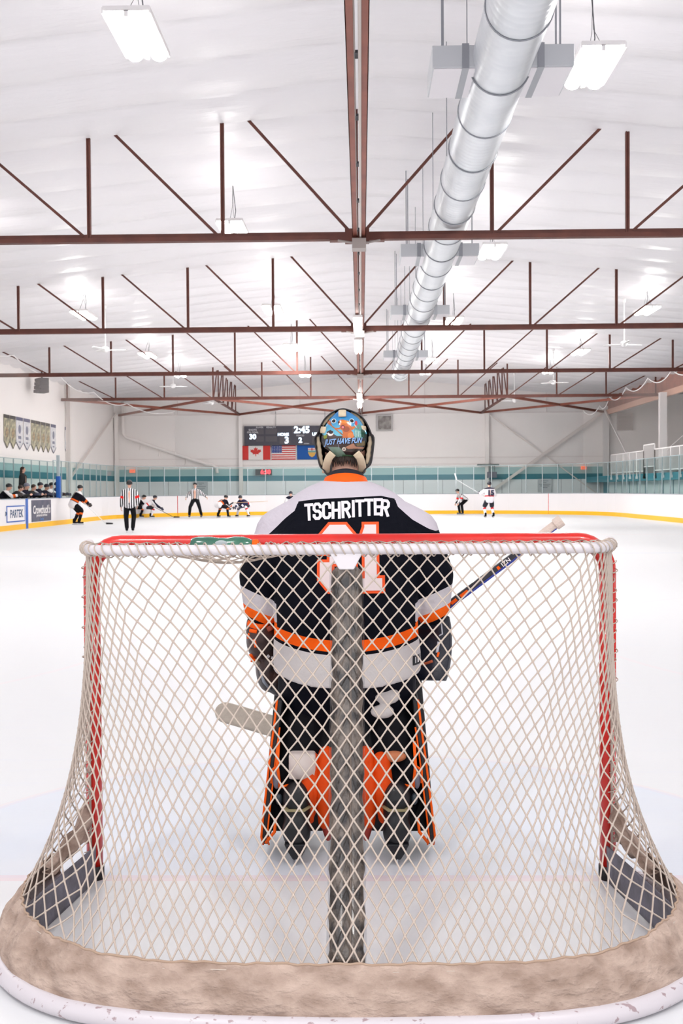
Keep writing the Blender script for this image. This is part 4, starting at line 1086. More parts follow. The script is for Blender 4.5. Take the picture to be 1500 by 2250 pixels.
p2 = person('person', (-11.2, 52.6, 0), D(-75), 'player in white with black shoulders crouching low behind the nearest referee', joints(.36, .95, .24, hands=((-.05, .62, .45), (.25, .55, .5)), headdown=-1.4), dict(AWAYO), 'hockey skaters', .98)
stick('hockey_stick', (-11.1, 52.3, .66), (-9.9, 52.2, .03), (1, 0, 0), 'black stick of the low crouching player behind the referee', 'hockey sticks of the skaters', BLACK)
p2b = person('person', (-11.9, 53.2, 0), D(-75), 'player in orange and black mostly hidden behind the nearest referee', joints(.36, .9, .24, hands=((-.05, .62, .45), (.25, .55, .5)), headdown=-1.4), dict(HOMEO), 'hockey skaters', .98)
p3 = person('person', (-7.25, 51.9, 0), D(-35), 'player in orange and black bent over at the faceoff dot, left of the pair', joints(.30, 1.15, .36, hands=((-.1, .62, .45), (.2, .62, .5)), headdown=-1.6), HOMEO, 'hockey skaters', 1.0)
p4 = person('person', (-6.30, 52.9, 0), D(150), 'player in dark blue and white bent over at the faceoff, right of the pair', joints(.32, 1.15, .38, hands=((-.2, .62, .45), (.1, .62, .5)), headdown=-1.4), dict(AWAYO, top=AWD), 'hockey skaters', 1.0)
stick('hockey_stick', (-4.9, 52.0, .86), (-6.7, 51.9, .78), (-1, 0, -.6), 'thin stick held level across the two faceoff players', 'hockey sticks of the skaters', STRAW)
p5 = person('person', (6.35, 48.5, 0), D(12), 'player in white number 15 jersey holding a white stick up to the left', joints(.06, .06, .20, hands=((-.42, .30, 1.22), (.18, .32, 1.1))), dict(AWAYO, sock=SOCKW), 'hockey skaters', 1.02)
text('number', '15', .34, mat('number_navy', (34, 34, 66), .7), p5, (0.0, -.205, 1.20), (PI / 2, 0, 0), bold=.022)
text('name_bar', 'HOSHARD', .085, mat('name_grey', (120, 110, 130), .7), p5, (0.0, -.20, 1.44), (PI / 2, 0, 0))
stick('hockey_stick', (6.25, 48.85, 1.0), (4.75, 48.95, 1.92), (-.25, 0, 1), 'white stick raised diagonally by the number 15 player', 'hockey sticks of the skaters', SKWHITE, SKWHITE)
p6 = person('person', (-3.8, 54.0, 0), D(180), 'distant skater almost hidden, only a dark helmet above the goalie left shoulder', joints(.34, .6, .2), AWAYO, 'hockey skaters', 1.0)
# the bench
GREYH = mat('helmet_grey', (120, 120, 136), .3)
CO = dict(top=mat('coat_black', (24, 24, 28), .8), bottom=BLKF, top_name='jacket', hair='short', shoes=1)
bench = [(-13.7, 36.6, .12, -75, .75, HOMEO, 'bench player in dark jersey leaning over the boards, leftmost on the bench'), (-13.75, 38.1, .12, -70, .85, dict(CO, bulk=1.25), 'coach in black jacket bending low over the bench rail'),
         (-14.35, 41.0, .72, -88, .05, dict(CO, hair='long', bulk=1.1), 'long-haired person in black coat standing tall behind the bench'), (-13.7, 38.9, .10, -85, .6, dict(AWAYO, helmet=GREYH), 'bench player in white with grey helmet beside the bending coach'),
         (-13.7, 39.8, .08, -95, .66, dict(CO, hair='short', bulk=1.2), 'person in dark jacket leaning on the boards above the blue stripe'), (-13.7, 40.8, .12, -90, .52, AWAYO, 'bench player in white above the left edge of the dark advert'),
         (-13.72, 41.7, .08, -82, .60, AWAYO, 'bench player in white above the middle of the dark advert'), (-13.7, 42.5, .12, -98, .5, HOMEO, 'bench player in black with orange gloves above the right of the dark advert'),
         (-13.72, 43.4, .14, -88, .45, dict(AWAYO, top=AWD), 'bench player in dark jersey next to the blue padded post')]
for k, (x, y, z, rz, ln, of, lab) in enumerate(bench):
    hz = 1.28 - z
    J = joints(.08, ln, .13, hands=((-.22, .55, hz), (.22, .55, hz)) if ln > .2 else None, headdown=-ln)
    person('person', (x, y, z), D(rz), lab, J, of, "people on the players' bench", 1.03, vox=.024)
# ------------------------------------------------------------------ the goalie
GB = Vector((-.012, .32, 0))
go = empty('person', GB, label='goalie seen from behind in black, white and orange jersey and painted mask', cat='person')
_before = set(bpy.data.objects)
HY = 1076.0
def W(px, py, y):
    s_ = 2330 / (y + 3.881); return ((px - 793.6) / s_ + .0495, 1.432 - (py - HY) / s_)
def hc(cx, cy, y):          # zoomed helmet drawing to hall coordinates
    x, z = W(680 + cx * .10667, 880 + cy * .10667, y); return x, z
CXg = -.015
# body: one continuous figure
b = MB()
J = dict(pel=(CXg, .44, .80), ch=(CXg, .58, 1.22), nk=(-.02, .655, 1.44), hd=(-.02, .715, 1.60))
b.cap(J['pel'], J['ch'], .13, .14); b.cap((-.19, .57, 1.27), (.16, .57, 1.27), .07); b.cap(J['nk'], (-.02, .70, 1.56), .062, .056); b.cap(J['ch'], J['nk'], .10, .065)
b.ell((-.02, .715, 1.62), (.078, .098, .11)); b.ell((-.02, .75, 1.56), (.055, .062, .055)); b.ell((-.02, .82, 1.60), (.014, .018, .024)); b.ell((-.02, .803, 1.555), (.026, .012, .008))
for s in (-1, 1):
    b.ell((-.02 + s * .08, .71, 1.60), (.010, .02, .03)); b.ell((-.02 + s * .033, .80, 1.635), (.018, .012, .008))
    b.cap((CXg + s * .10, .44, .76), (CXg + s * .185, .60, .48), .085, .06); b.cap((CXg + s * .185, .60, .48), (CXg + s * .19, .22, .16), .055, .042); b.cap((CXg + s * .19, .20, .10), (CXg + s * .20, .36, .07), .04, .032)
b.cap((-.21, .57, 1.27), (-.37, .50, 1.00), .05, .042); b.cap((-.37, .50, 1.00), (-.36, .58, .80), .04, .03)
b.cap((.18, .57, 1.27), (.35, .50, 1.02), .05, .042); b.cap((.35, .50, 1.02), (.345, .64, .88), .04, .03)
hand(b, (-.36, .58, .80), (0, .15, -1), (1, .2, 0), (0, 1, 0), 1., .8); hand(b, (.345, .64, .88), (0, .5, -.6), (-1, .1, 0), (0, .6, .8), 1., 1.5)
remesh(b, 'body', .0105, SKIN, go, smooth=3)

# jersey
def sring(z, cy, a, bb, n=48, ex=.82, zc=.05):
    r = []
    for t in np.linspace(0, 2 * PI, n, endpoint=False):
        c_, s_ = math.cos(t), math.sin(t); x = a * math.copysign(abs(c_) ** ex, c_); y = bb * math.copysign(abs(s_) ** ex, s_)
        r.append((CXg + x, cy + y, z + zc * (x / .3) ** 2))
    return r
b = MB()
b.loft([sring(*q) for q in ((.650, .425, .302, .205), (.72, .425, .300, .205), (.80, .425, .292, .198), (.95, .445, .288, .190), (1.10, .475, .305, .178), (1.20, .51, .320, .168))] +
       [sring(*q, zc=0) for q in ((1.28, .545, .315, .158), (1.335, .57, .292, .146), (1.38, .59, .255, .138), (1.42, .61, .205, .122), (1.447, .622, .155, .108), (1.468, .63, .10, .09))])
for s in (-1, 1):
    S0 = Vector((CXg + s * .285, .56, 1.255)); E0 = Vector((CXg + s * .352, .49, 1.08)); C0 = Vector((CXg + s * .352, .51, .945))
    b.cap(S0, E0, .098, .088); b.cap(E0, C0, .088, .078)
    b.cap(Vector((CXg + s * .18, .58, 1.30)), S0, .11, .10)
yp = np.array([(540, 1200), (560, 1190), (587, 1174), (623, 1141), (640, 1127), (649, 1120), (654, 1101), (690, 1097), (724, 1095), (780, 1092), (837, 1089), (868, 1096), (872, 1112), (904, 1142), (940, 1163), (954, 1168), (966, 1166), (990, 1180)], float)
yx = (yp[:, 0] - 793.6) / 532 + .0495; yz = 1.432 - (yp[:, 1] - HY) / 532
def f_yoke(c):
    bz = np.interp(c[:, 0], yx, yz); d = (c[:, 2] - bz); return np.where(c[:, 1] < .60, d, c[:, 2] - 1.27)
def zz(c): return c[:, 2] - .05 * ((c[:, 0] - CXg) / .3) ** 2
def tor(c): return .315 - abs(c[:, 0] - CXg)
def f_org(c): return np.minimum(.022 - abs(zz(c) - .822), tor(c))
def f_wht(c): return np.minimum(.787 - zz(c), tor(c))
def armz(c): return c[:, 2] - (.985 + .45 * (abs(c[:, 0] - CXg) - .30))
def arm(c): return np.minimum(abs(c[:, 0] - CXg) - .275, c[:, 2] - .84)
def f_awh(c): return np.minimum(np.minimum(-armz(c), armz(c) + .075), arm(c))
def f_aor(c): return np.minimum(np.minimum(-armz(c) - .075, armz(c) + .118), arm(c))
JER = fieldmat('goalie_jersey', (8, 10, 21), [(204, 197, 206), (250, 96, 18), (208, 203, 202), (206, 202, 206), (250, 102, 20)], .8, .25, 45)
def jd(c):
    n1 = snoise(c, 12, 16, 21, ani=(1, .6, .45)); n2 = snoise(c, 12, 38, 22, ani=(1, .6, .6))
    k = np.where(abs(c[:, 0] - CXg) > .24, 1.6, .7)
    return (n1 * .007 + n2 * .003) * k
jer = remesh(b, 'jersey', .0085, JER, go, [f_yoke, f_org, f_wht, f_awh, f_aor], smooth=5, disp=jd)
from mathutils.bvhtree import BVHTree
def bvh_of(o):
    me = o.data; return BVHTree.FromPolygons([v.co[:] for v in me.vertices], [p.vertices[:] for p in me.polygons])
jb = bvh_of(jer)
def onback(x, z, off):
    h = jb.ray_cast(Vector((x, -1, z)), Vector((0, 1, 0)))
    return (x, (h[0].y if h[0] else .45) - off, z)
w_, c_ = .52, .14
GL = {'T': [[(0, 1), (w_, 1)], [(w_ / 2, 1), (w_ / 2, 0)]], 'I': [[(w_ / 2, 1), (w_ / 2, 0)]], 'H': [[(0, 1), (0, 0)], [(w_, 1), (w_, 0)], [(0, .5), (w_, .5)]],
      'E': [[(0, 1), (0, 0)], [(0, 1), (w_, 1)], [(0, .5), (w_ * .85, .5)], [(0, 0), (w_, 0)]],
      'S': [[(w_, .80), (w_, 1 - c_), (w_ - c_, 1), (c_, 1), (0, 1 - c_), (0, .5 + c_), (c_, .5), (w_ - c_, .5), (w_, .5 - c_), (w_, c_), (w_ - c_, 0), (c_, 0), (0, c_), (0, .20)]],
      'C': [[(w_, .72), (w_, 1 - c_), (w_ - c_, 1), (c_, 1), (0, 1 - c_), (0, c_), (c_, 0), (w_ - c_, 0), (w_, c_), (w_, .28)]],
      'R': [[(0, 1), (0, 0)], [(0, 1), (w_ - c_, 1), (w_, 1 - c_), (w_, .5 + c_), (w_ - c_, .5), (0, .5)], [(w_ * .5, .5), (w_, 0)]],
      '3': [[(0, .70), (0, 1 - c_), (c_, 1), (w_ - c_, 1), (w_, 1 - c_), (w_, .5 + c_), (w_ - c_ * .7, .5), (w_ * .42, .5)], [(w_ - c_ * .7, .5), (w_, .5 - c_), (w_, c_), (w_ - c_, 0), (c_, 0), (0, c_), (0, .30)]],
      '1': [[(w_ * .05, .78), (w_ * .42, 1.0), (w_ * .5, 1.0)], [(w_ * .5, 1), (w_ * .5, 0)], [(0, 0), (w_, 0)]]}
def ribbons(mb, lines, t, fn, seg):
    for ln in lines:
        P_ = [Vector((*p, 0)) for p in ln]; n = len(P_)
        d0 = (P_[0] - P_[1]).normalized(); d1 = (P_[-1] - P_[-2]).normalized(); P_[0] = P_[0] + d0 * t / 2; P_[-1] = P_[-1] + d1 * t / 2
        L_, R_ = [], []
        for i, p in enumerate(P_):
            a = (P_[i] - P_[i - 1]).normalized() if i else (P_[1] - P_[0]).normalized(); b_ = (P_[i + 1] - P_[i]).normalized() if i < n - 1 else a
            na = Vector((-a.y, a.x, 0)); nb = Vector((-b_.y, b_.x, 0)); m_ = (na + nb).normalized(); k = (t / 2) / max(m_.dot(na), .5)
            L_.append(p + m_ * k); R_.append(p - m_ * k)
        for i in range(n - 1):
            q = max(1, int((P_[i + 1] - P_[i]).length / seg))
            for j in range(q):
                u0, u1 = j / q, (j + 1) / q
                for v0, v1 in ((0, .5), (.5, 1)):
                    pts = []
                    for u, v in ((u0, v0), (u1, v0), (u1, v1), (u0, v1)):
                        l = L_[i].lerp(L_[i + 1], u); r = R_[i].lerp(R_[i + 1], u); pts.append(fn(l.lerp(r, v)))
                    mb.add(pts, [(0, 1, 2, 3)])
def glyph(mb, ch, px, py, hpx, wpx, rot, t, off, thin=0, S_=532):
    """t = stroke as a share of the height; thin = how much narrower the ribbon is than the skeleton allows for (m)"""
    x0, z0 = W(px, py, 2330 / S_ - 3.881); h = hpx / S_; w = wpx / S_; T = t * h; ca, sa = math.cos(rot), math.sin(rot)
    lines = [[((p[0] / w_ - .5) * (w - T), (p[1] - .5) * (h - T)) for p in ln] for ln in GL[ch]]
    if ch in 'TIH': pass
    def fn(p): return onback(x0 + p.x * ca - p.y * sa, z0 + p.x * sa + p.y * ca, off)
    ribbons(mb, lines, T - thin, fn, .012)
m = MB()
for ch, cx, cy, rt in zip('TSCHRITTER', (165, 240, 325, 411, 500, 566, 625, 707, 792, 853), (1015, 1008, 1003, 1000, 993, 987, 982, 975, 972, 982), (4, 2, 2, 1, 2, 1, 1, 0, 0, -6)):
    glyph(m, ch, 640 + cx * .24, 880 + cy * .24, 37, 20 if ch != 'I' else 20, D(rt), .17, .003)
m.build('name_lettering', mat('twill_white', (232, 228, 232), .8), jer)
m = MB()
glyph(m, '3', 742, 1219, 148, 86, 0, .25, .003); glyph(m, '1', 812, 1219, 148, 60, 0, .25, .003)
m.build('number_outline', mat('twill_orange', (240, 84, 22), .7), jer)
m = MB(); glyph(m, '3', 742, 1219, 148, 86, 0, .25, .006, .022); glyph(m, '1', 812, 1219, 148, 60, 0, .25, .006, .022)
m.build('number_fill', mat('twill_pinkish_white', (228, 214, 214), .8), jer)
# collar rings
m = MB()
def cring(r1, r2, z, cy, tilt): return [(-.018 + r1 * math.cos(a), cy + r2 * math.sin(a), z - tilt * (1 + math.sin(a)) / 2 * .5 + .0 * math.cos(a) ** 2 - .012 * math.cos(a) ** 2) for a in np.linspace(0, 2 * PI, 40, endpoint=False)]
m.loft([cring(.103, .098, 1.462, .635, .03), cring(.101, .097, 1.472, .637, .03), cring(.088, .090, 1.503, .642, .03), cring(.082, .085, 1.503, .642, .03), cring(.082, .085, 1.48, .642, .03)], capped=False)
m.build('collar', ORG, jer, smooth=True)
m = MB(); m.loft([cring(.084, .086, 1.48, .645, .03), cring(.078, .08, 1.515, .65, .03), cring(.070, .072, 1.522, .652, .03), cring(.070, .072, 1.49, .652, .03)], capped=False)
m.build('undershirt_collar', NAVY, go, smooth=True)
# maker patch at the hem
x0, z0 = W(908, 1436, .5)
m = MB(); m.grid(lambda u, v: onback(x0 - .016 + u * .034, z0 - .02 + v * .038, .003), np.linspace(0, 1, 5), np.linspace(0, 1, 5)); m.build('hem_patch', mat('patch_black', (30, 30, 36), .6), jer)
m = MB(); m.grid(lambda u, v: onback(x0 - .006 + u * .004, z0 - .012 + v * .024, .005), (0, 1), np.linspace(0, 1, 4)); m.grid(lambda u, v: onback(x0 + .004 + u * .006, z0 - .012 + v * .024, .005), (0, 1), np.linspace(0, 1, 4)); m.build('patch_mark', WHITE, jer)

# hockey pants
b = MB(); b.cap((CXg - .10, .44, .74), (CXg + .10, .44, .74), .175)
for s in (-1, 1): b.cap((CXg + s * .13, .44, .70), (CXg + s * .17, .50, .50), .155, .125)
remesh(b, 'hockey_pants', .012, mat('pants_navy', (10, 12, 24), .7, spec=.15, bump=.3, bscale=25), go, smooth=4, disp=lambda c: snoise(c, 10, 25, 31) * .006)
x0, z0 = W(848, 1540, .30)
b = MB(); b.ell((x0, .325, z0 + .012), (.052, .02, .035)); b.ell((x0 - .02, .32, z0 - .05), (.048, .02, .028)); remesh(b, 'pants_patch', .005, GREYF, go, smooth=2)
# leg pads, seen from behind
PADB = mat('pad_black', (20, 21, 27), .55, bump=.25, bscale=30); BUCK = mat('buckle_grey', (112, 110, 124), .4)
for s in (-1, 1):
    lp = [(.345, .055, .47, .200), (.36, .12, .45, .200), (.40, .30, .50, .19), (.46, .45, .60, .18), (.50, .60, .68, .172), (.53, .80, .76, .165)]
    m = MB(); rings = []
    for (yb, z, yf, xc) in lp:
        xc = CXg + s * xc + (.008 if s > 0 else 0); hw = .138; d = .12
        r = []
        for a in np.linspace(0, 2 * PI, 28, endpoint=False):
            cc, ss = math.cos(a), math.sin(a); r.append((xc + hw * math.copysign(abs(cc) ** .5, cc), yf - d / 2 + d / 2 * math.copysign(abs(ss) ** .5, ss) + .02, z))
        rings.append(r)
    m.loft(rings); pad = m.build('leg_pad', PADB, go, smooth=True)
    # outer wing of the pad wrapping back
    m = MB(); n = 16
    prof = [(.600, .262, .30, .56), (.50, .272, .265, .56), (.40, .285, .24, .50), (.28, .298, .215, .46), (.16, .312, .20, .44), (.085, .320, .205, .42), (.045, .316, .24, .40)]
    rr = []
    for z, x, y0, y1 in prof:
        X_ = CXg + s * (x + (.012 if s > 0 else .004)); rr.append([(X_ - s * .012, y0, z), (X_ + s * .012, y0 + .004, z), (X_ + s * .014, y1, z), (X_ - s * .014, y1, z)])
    m.loft(rr); m.build('outer_wing', PADB, pad, bevel=.006)
    m = MB(); m.tube([(r[1][0] - s * .003, r[1][1] - .003, r[1][2]) for r in rr], .0045, 8); m.build('orange_piping', ORG, pad, smooth=True)
    m = MB(); m.tube([(r[0][0] - s * .002, r[0][1] - .002, r[0][2]) for r in rr[1:]], .0035, 8); m.build('inner_piping', ORG, pad, smooth=True)
    # black calf wrap
    b = MB(); b.cap((CXg + s * .19, .42, .46), (CXg + s * .195, .30, .20), .105, .085); b.ell((CXg + s * .235, .30, .26), (.06, .07, .14)); remesh(b, 'calf_wrap', .01, BLKF, pad, smooth=3, disp=lambda c: snoise(c, 10, 30, 41) * .006)
    # orange knee and calf cushions on the inner side
    for k, (xi, zt, zb, r1) in enumerate(((.125, .375, .15, .036), (.065, .40, .13, .034))):
        b = MB(); xx = CXg + s * xi + (.01 if s > 0 else -.012)
        b.cap((xx, .235, zt), (xx + s * .008, .215, (zt + zb) / 2), r1, r1 * 1.15); b.cap((xx + s * .008, .215, (zt + zb) / 2), (xx + s * .012, .24, zb), r1 * 1.15, r1 * .7)
        remesh(b, 'orange_cushion', .006, ORGD, pad, smooth=2, disp=lambda c, xx=xx: -.004 * np.exp(-((c[:, 0] - xx - .012) / .003) ** 2))
    b = MB(); b.cap((CXg + s * .085, .25, .13), (CXg + s * .075, .27, .06), .022, .012); remesh(b, 'toe_strap', .005, mat('strap_red', (170, 52, 40), .5), pad, smooth=1)
    # straps and buckles
    for (xa, za, xb, zb2) in ((.262, .46, .258, .28), (.275, .16, .315, .065)):
        m = MB(); m.tube([(CXg + s * xa, .20, za), (CXg + s * (xa + .004), .185, (za + zb2) / 2), (CXg + s * xb, .195, zb2)], .006, 8, flat=.5); m.build('orange_strap', ORG, pad, smooth=True)
    m = MB(); m.tube([(CXg + s * .225, .20, .29), (CXg + s * .255, .185, .285)], .005, 6); m.tube([(CXg + s * .26, .195, .37), (CXg + s * .29, .19, .35), (CXg + s * .29, .19, .30)], .005, 6); m.build('strap_hook', ORG, pad, smooth=True)
    m = MB(); m.ell((CXg + s * .272, .205, .315), (.015, .02, .042)); m.build('buckle', BUCK, pad, smooth=True)
    m = MB(); m.ell((CXg + s * .262, .20, .235), (.014, .015, .022)); m.build('lower_buckle', mat('buckle_dark', (52, 62, 70), .3), pad, smooth=True)
x0, z0 = W(659, 1687, .20)
b = MB(); b.box((x0 - .052, .195, z0 - .052), (x0 + .052, .26, z0 + .05)); b.ell((x0, .215, z0), (.055, .05, .052)); remesh(b, 'knee_cushion', .007, mat('cushion_white', (216, 204, 198), .7), go, smooth=4)
x0, z0 = W(862, 1668, .22)
b = MB(); b.ell((x0, .24, z0), (.05, .03, .022)); remesh(b, 'knee_strap', .006, mat('strap_tan', (196, 120, 80), .7), go, smooth=2)
# skates
for s in (-1, 1):
    ax = CXg + s * .193
    b = MB(); b.cap((ax, .20, .25), (ax, .185, .12), .056, .05); b.cap((ax, .18, .09), (ax + s * .02, .40, .075), .046, .042); b.ell((ax, .165, .125), (.056, .046, .075)); b.ell((ax, .185, .24), (.052, .045, .03))
    sk = remesh(b, 'skate_boot', .008, mat('boot_black', (15, 18, 23), .45, coat=.1), go, smooth=2)
    m = MB(); m.loft([[(ax - .046, .12, .085), (ax + .046, .12, .085), (ax + .046, .42, .085), (ax - .046, .42, .085)], [(ax - .030, .125, .05), (ax + .030, .125, .05), (ax + .030, .41, .05), (ax - .030, .41, .05)], [(ax - .012, .13, .02), (ax + .012, .13, .02), (ax + .012, .40, .02), (ax - .012, .40, .02)]]); m.build('blade_holder', mat('cowling_black', (16, 18, 24), .35), sk, bevel=.006)
    m = MB(); m.box((ax - .0025, .13, .0), (ax + .0025, .42, .03)); m.build('blade', STEELB, sk)
    m = MB(); m.tube([(ax - .05, .17, .215), (ax - .03, .135, .21), (ax + .03, .135, .21), (ax + .05, .17, .215)], .012, 8, flat=.4); m.build('ankle_trim', mat('trim_olive', (150, 140, 104), .6), sk, smooth=True)

# catching glove (left) and blocker (right)
CG = mat('catcher_leather', (34, 27, 30), .4, bump=.4, bscale=20, vary=.3, vscale=14, c2=(70, 44, 38)); GN = mat('glove_navy_leather', (26, 30, 46), .4, bump=.3, bscale=25)
b = MB(); b.ell((-.375, .55, .80), (.062, .085, .085)); b.cap((-.37, .54, .87), (-.365, .53, .82), .066, .07); b.ell((-.345, .60, .69), (.062, .10, .115)); b.ell((-.315, .60, .66), (.05, .09, .10))
hand(b, (-.36, .57, .78), (0.1, .2, -1), (1, .2, 0), (0, 1, 0), 1.75, .9)
cg = remesh(b, 'catching_glove', .008, CG, go, smooth=3, disp=lambda c: snoise(c, 12, 40, 51) * .006)
cgb = bvh_of(cg)
def onb(bv, x, z, off, d=.5):
    h = bv.ray_cast(Vector((x, -1, z)), Vector((0, 1, 0))); return (x, (h[0].y if h[0] else d) - off, z)
def strap_on(bv, pts, r, nm, mt_, par, flat=.5, d=.5):
    P_ = []
    for i in range(len(pts) - 1):
        for t in np.linspace(0, 1, 7)[:-1]:
            px = pts[i][0] * (1 - t) + pts[i + 1][0] * t; py = pts[i][1] * (1 - t) + pts[i + 1][1] * t; x, z = W(px, py, .5); P_.append(onb(bv, x, z, r * .3, d))
    m = MB(); m.tube(P_, r, 8, up=(0, 1, 0), flat=flat); m.build(nm, mt_, par, smooth=True)
strap_on(cgb, [(543, 1368), (565, 1374), (588, 1366)], .015, 'orange_cuff_band', ORG, cg); strap_on(cgb, [(546, 1384), (566, 1386)], .008, 'orange_thin_band', ORG, cg)
strap_on(cgb, [(557, 1402), (561, 1424)], .006, 'orange_finger_line', ORG, cg); strap_on(cgb, [(545, 1390), (541, 1405)], .005, 'orange_edge_line', ORG, cg)
strap_on(cgb, [(548, 1438), (553, 1455)], .011, 'orange_tip', ORG, cg); strap_on(cgb, [(588, 1374), (594, 1386)], .014, 'brown_strap', mat('strap_brown', (150, 64, 38), .4), cg)
strap_on(cgb, [(564, 1455), (556, 1468)], .012, 'tan_binding', mat('binding_tan', (128, 112, 98), .5), cg)
for k, (a_, b_) in enumerate((((584, 1440), (588, 1446)), ((592, 1446), (602, 1450)), ((592, 1454), (606, 1462)))): strap_on(cgb, [a_, b_], .006, 'white_lace', WHITE, cg)
m = MB(); m.tube([onb(cgb, *W(568, 1475, .5), .0), onb(cgb, *W(575, 1500, .5), .004), onb(cgb, *W(590, 1520, .5), .004)], .007, 8, flat=.5); m.build('clear_edge', mat('edge_grey', (150, 156, 166), .2), cg, smooth=True)
b = MB(); b.ell((.335, .57, .905), (.062, .08, .055)); b.cap((.335, .58, .88), (.335, .62, .82), .058, .055); hand(b, (.335, .62, .90), (0, .5, -.6), (-1, .1, 0), (0, .6, .8), 1.6, 1.6)
bg = remesh(b, 'blocker_glove', .008, GN, go, smooth=3)
Rb = Matrix.Rotation(.08, 3, 'Y') @ Matrix.Rotation(-.30, 3, 'X') @ Matrix.Rotation(-.5, 3, 'Z')
m = MB(); rr = []
for k, z in enumerate(np.linspace(-.135, .135, 12)):
    hw = .085 - .010 * abs(z / .135) ** 3; bow = .02 * (1 - (z / .135) ** 2)
    rr.append([tuple(Rb @ Vector((x * hw, y * .016 + bow + .012 * x * x, z)) + Vector((.325, .515, .775))) for x, y in ((-1, -1), (-.5, -1.2), (0, -1.3), (.5, -1.2), (1, -1), (1, 1), (.5, 1.2), (0, 1.3), (-.5, 1.2), (-1, 1))])
m.loft(rr); bb_ = m.build('blocker_board', mat('blocker_navy', (24, 28, 44), .35, bump=.3, bscale=25), bg, smooth=True, bevel=.004)
bbv = BVHTree.FromPolygons([v.co[:] for v in bb_.data.vertices], [p.vertices[:] for p in bb_.data.polygons])
strap_on(bbv, [(958, 1375), (968, 1372), (970, 1395), (961, 1400)], .003, 'white_piping', mat('piping_white', (200, 204, 214), .4), bb_); strap_on(bbv, [(962, 1412), (956, 1440)], .006, 'grey_flash', mat('flash_grey', (196, 196, 208), .4), bb_)
strap_on(bbv, [(961, 1434), (957, 1446)], .005, 'orange_flash', ORG, bb_); strap_on(bbv, [(925, 1462), (952, 1451)], .006, 'orange_edge', mat('edge_orange', (190, 92, 56), .5), bb_)
bgv = bvh_of(bg); strap_on(bgv, [(922, 1352), (948, 1356), (972, 1346)], .009, 'orange_cuff_band', ORG, bg); strap_on(bgv, [(922, 1369), (936, 1372), (950, 1366)], .004, 'orange_wrist_line', mat('line_orange', (214, 86, 50), .5), bg)

# ---- mask and head gear
YB0 = .645
rim = [(680, 165), (760, 172), (900, 215), (1040, 290), (1140, 390), (1210, 510), (1265, 640), (1285, 705), (1330, 730), (1340, 830), (1322, 1000), (1295, 1200), (1270, 1320), (1220, 1370), (1150, 1420), (1120, 1520), (1000, 1560), (700, 1575), (430, 1560), (330, 1520), (290, 1430), (215, 1380), (180, 1250), (140, 1050), (105, 880), (88, 770), (110, 735), (150, 700), (185, 620), (230, 500), (310, 370), (420, 265), (560, 185)]
def closed_smooth(pts, n, it=2):
    p = np.array(pts, float)
    for _ in range(it):
        q = []
        for i in range(len(p)): a, b_ = p[i], p[(i + 1) % len(p)]; q += [a * .75 + b_ * .25, a * .25 + b_ * .75]
        p = np.array(q)
    p2 = np.vstack([p, p[:1]]); d = np.r_[0, np.cumsum(np.linalg.norm(np.diff(p2, axis=0), axis=1))]; t = np.linspace(0, d[-1], n, endpoint=False)
    return np.stack([np.interp(t, d, p2[:, 0]), np.interp(t, d, p2[:, 1])], 1)
rimw = np.array([hc(x, y, YB0) for x, y in closed_smooth(rim, 96, 1)])
rc = np.array([-.024, 1.632])
def mring(sc, y, dz=0): q = rc + (rimw - rc) * sc; return [(p[0], y, p[1] + dz) for p in q]
m = MB()
m.loft([mring(.955, .76), mring(.965, .70), mring(.965, YB0), mring(1.0, YB0), mring(1.005, .68), mring(.99, .74), mring(.93, .80), mring(.80, .85), mring(.55, .89), mring(.2, .905)], capped=True)
ms = m.build('goalie_mask', mat('mask_paint', (214, 212, 216), .2, coat=.6, vary=.3, vscale=12, c2=(50, 56, 70)), go, smooth=True); smooth_angle(ms, 50)
m = MB(); m.tube(mring(.985, YB0 - .003), .0035, 8, closed=True); m.build('rim_edge', mat('rim_black', (34, 30, 34), .3), ms, smooth=True)
m = MB()
for k in range(5): m.tube([(-.02 + .075 * math.sin(a), .915 + .02 * math.cos(a), 1.66 - k * .022) for a in np.linspace(-1.2, 1.2, 9)], .0025, 6)
for k in range(3): m.tube([(-.05 + k * .03, .935, 1.67), (-.05 + k * .03, .935, 1.565)], .0025, 6)
m.build('wire_cage', STEELB, ms, smooth=True)
b = MB(); b.ell((-.022, .735, 1.655), (.108, .105, .118)); b.cap((-.022 - .07, .75, 1.60), (-.022 + .07, .75, 1.60), .045); remesh(b, 'dark_liner', .008, BLKF, ms, smooth=1)
# cream padding inside the shell edge
def pad_path(pts, r, nm, y=.66, flat=.7):
    q = []
    P_ = np.array(pts, float); d = np.r_[0, np.cumsum(np.linalg.norm(np.diff(P_, axis=0), axis=1))]
    n = 24
    for i in range(n):
        t = d[-1] * i / (n - 1); cx, cy = np.interp(t, d, P_[:, 0]), np.interp(t, d, P_[:, 1]); x, z = hc(cx, cy, y); q.append((x, y, z))
    rs = [r * (.45 + .55 * min(1, 5 * min(i, n - 1 - i) / (n - 1))) * (1 + .12 * math.sin(i * 1.3)) for i in range(n)]
    m = MB(); m.tube(q, rs, 12, up=(0, 1, 0), flat=flat); return m.build(nm, CREAM, ms, smooth=True)
pad_path([(530, 250), (400, 340), (320, 440), (280, 520)], .0085, 'edge_padding'); pad_path([(850, 255), (980, 330), (1080, 430), (1120, 520)], .0085, 'edge_padding')
pad_path([(175, 740), (190, 860), (205, 1000), (225, 1180), (260, 1330)], .0095, 'side_padding'); pad_path([(1240, 740), (1250, 860), (1225, 1000), (1205, 1180), (1180, 1310)], .0095, 'side_padding')
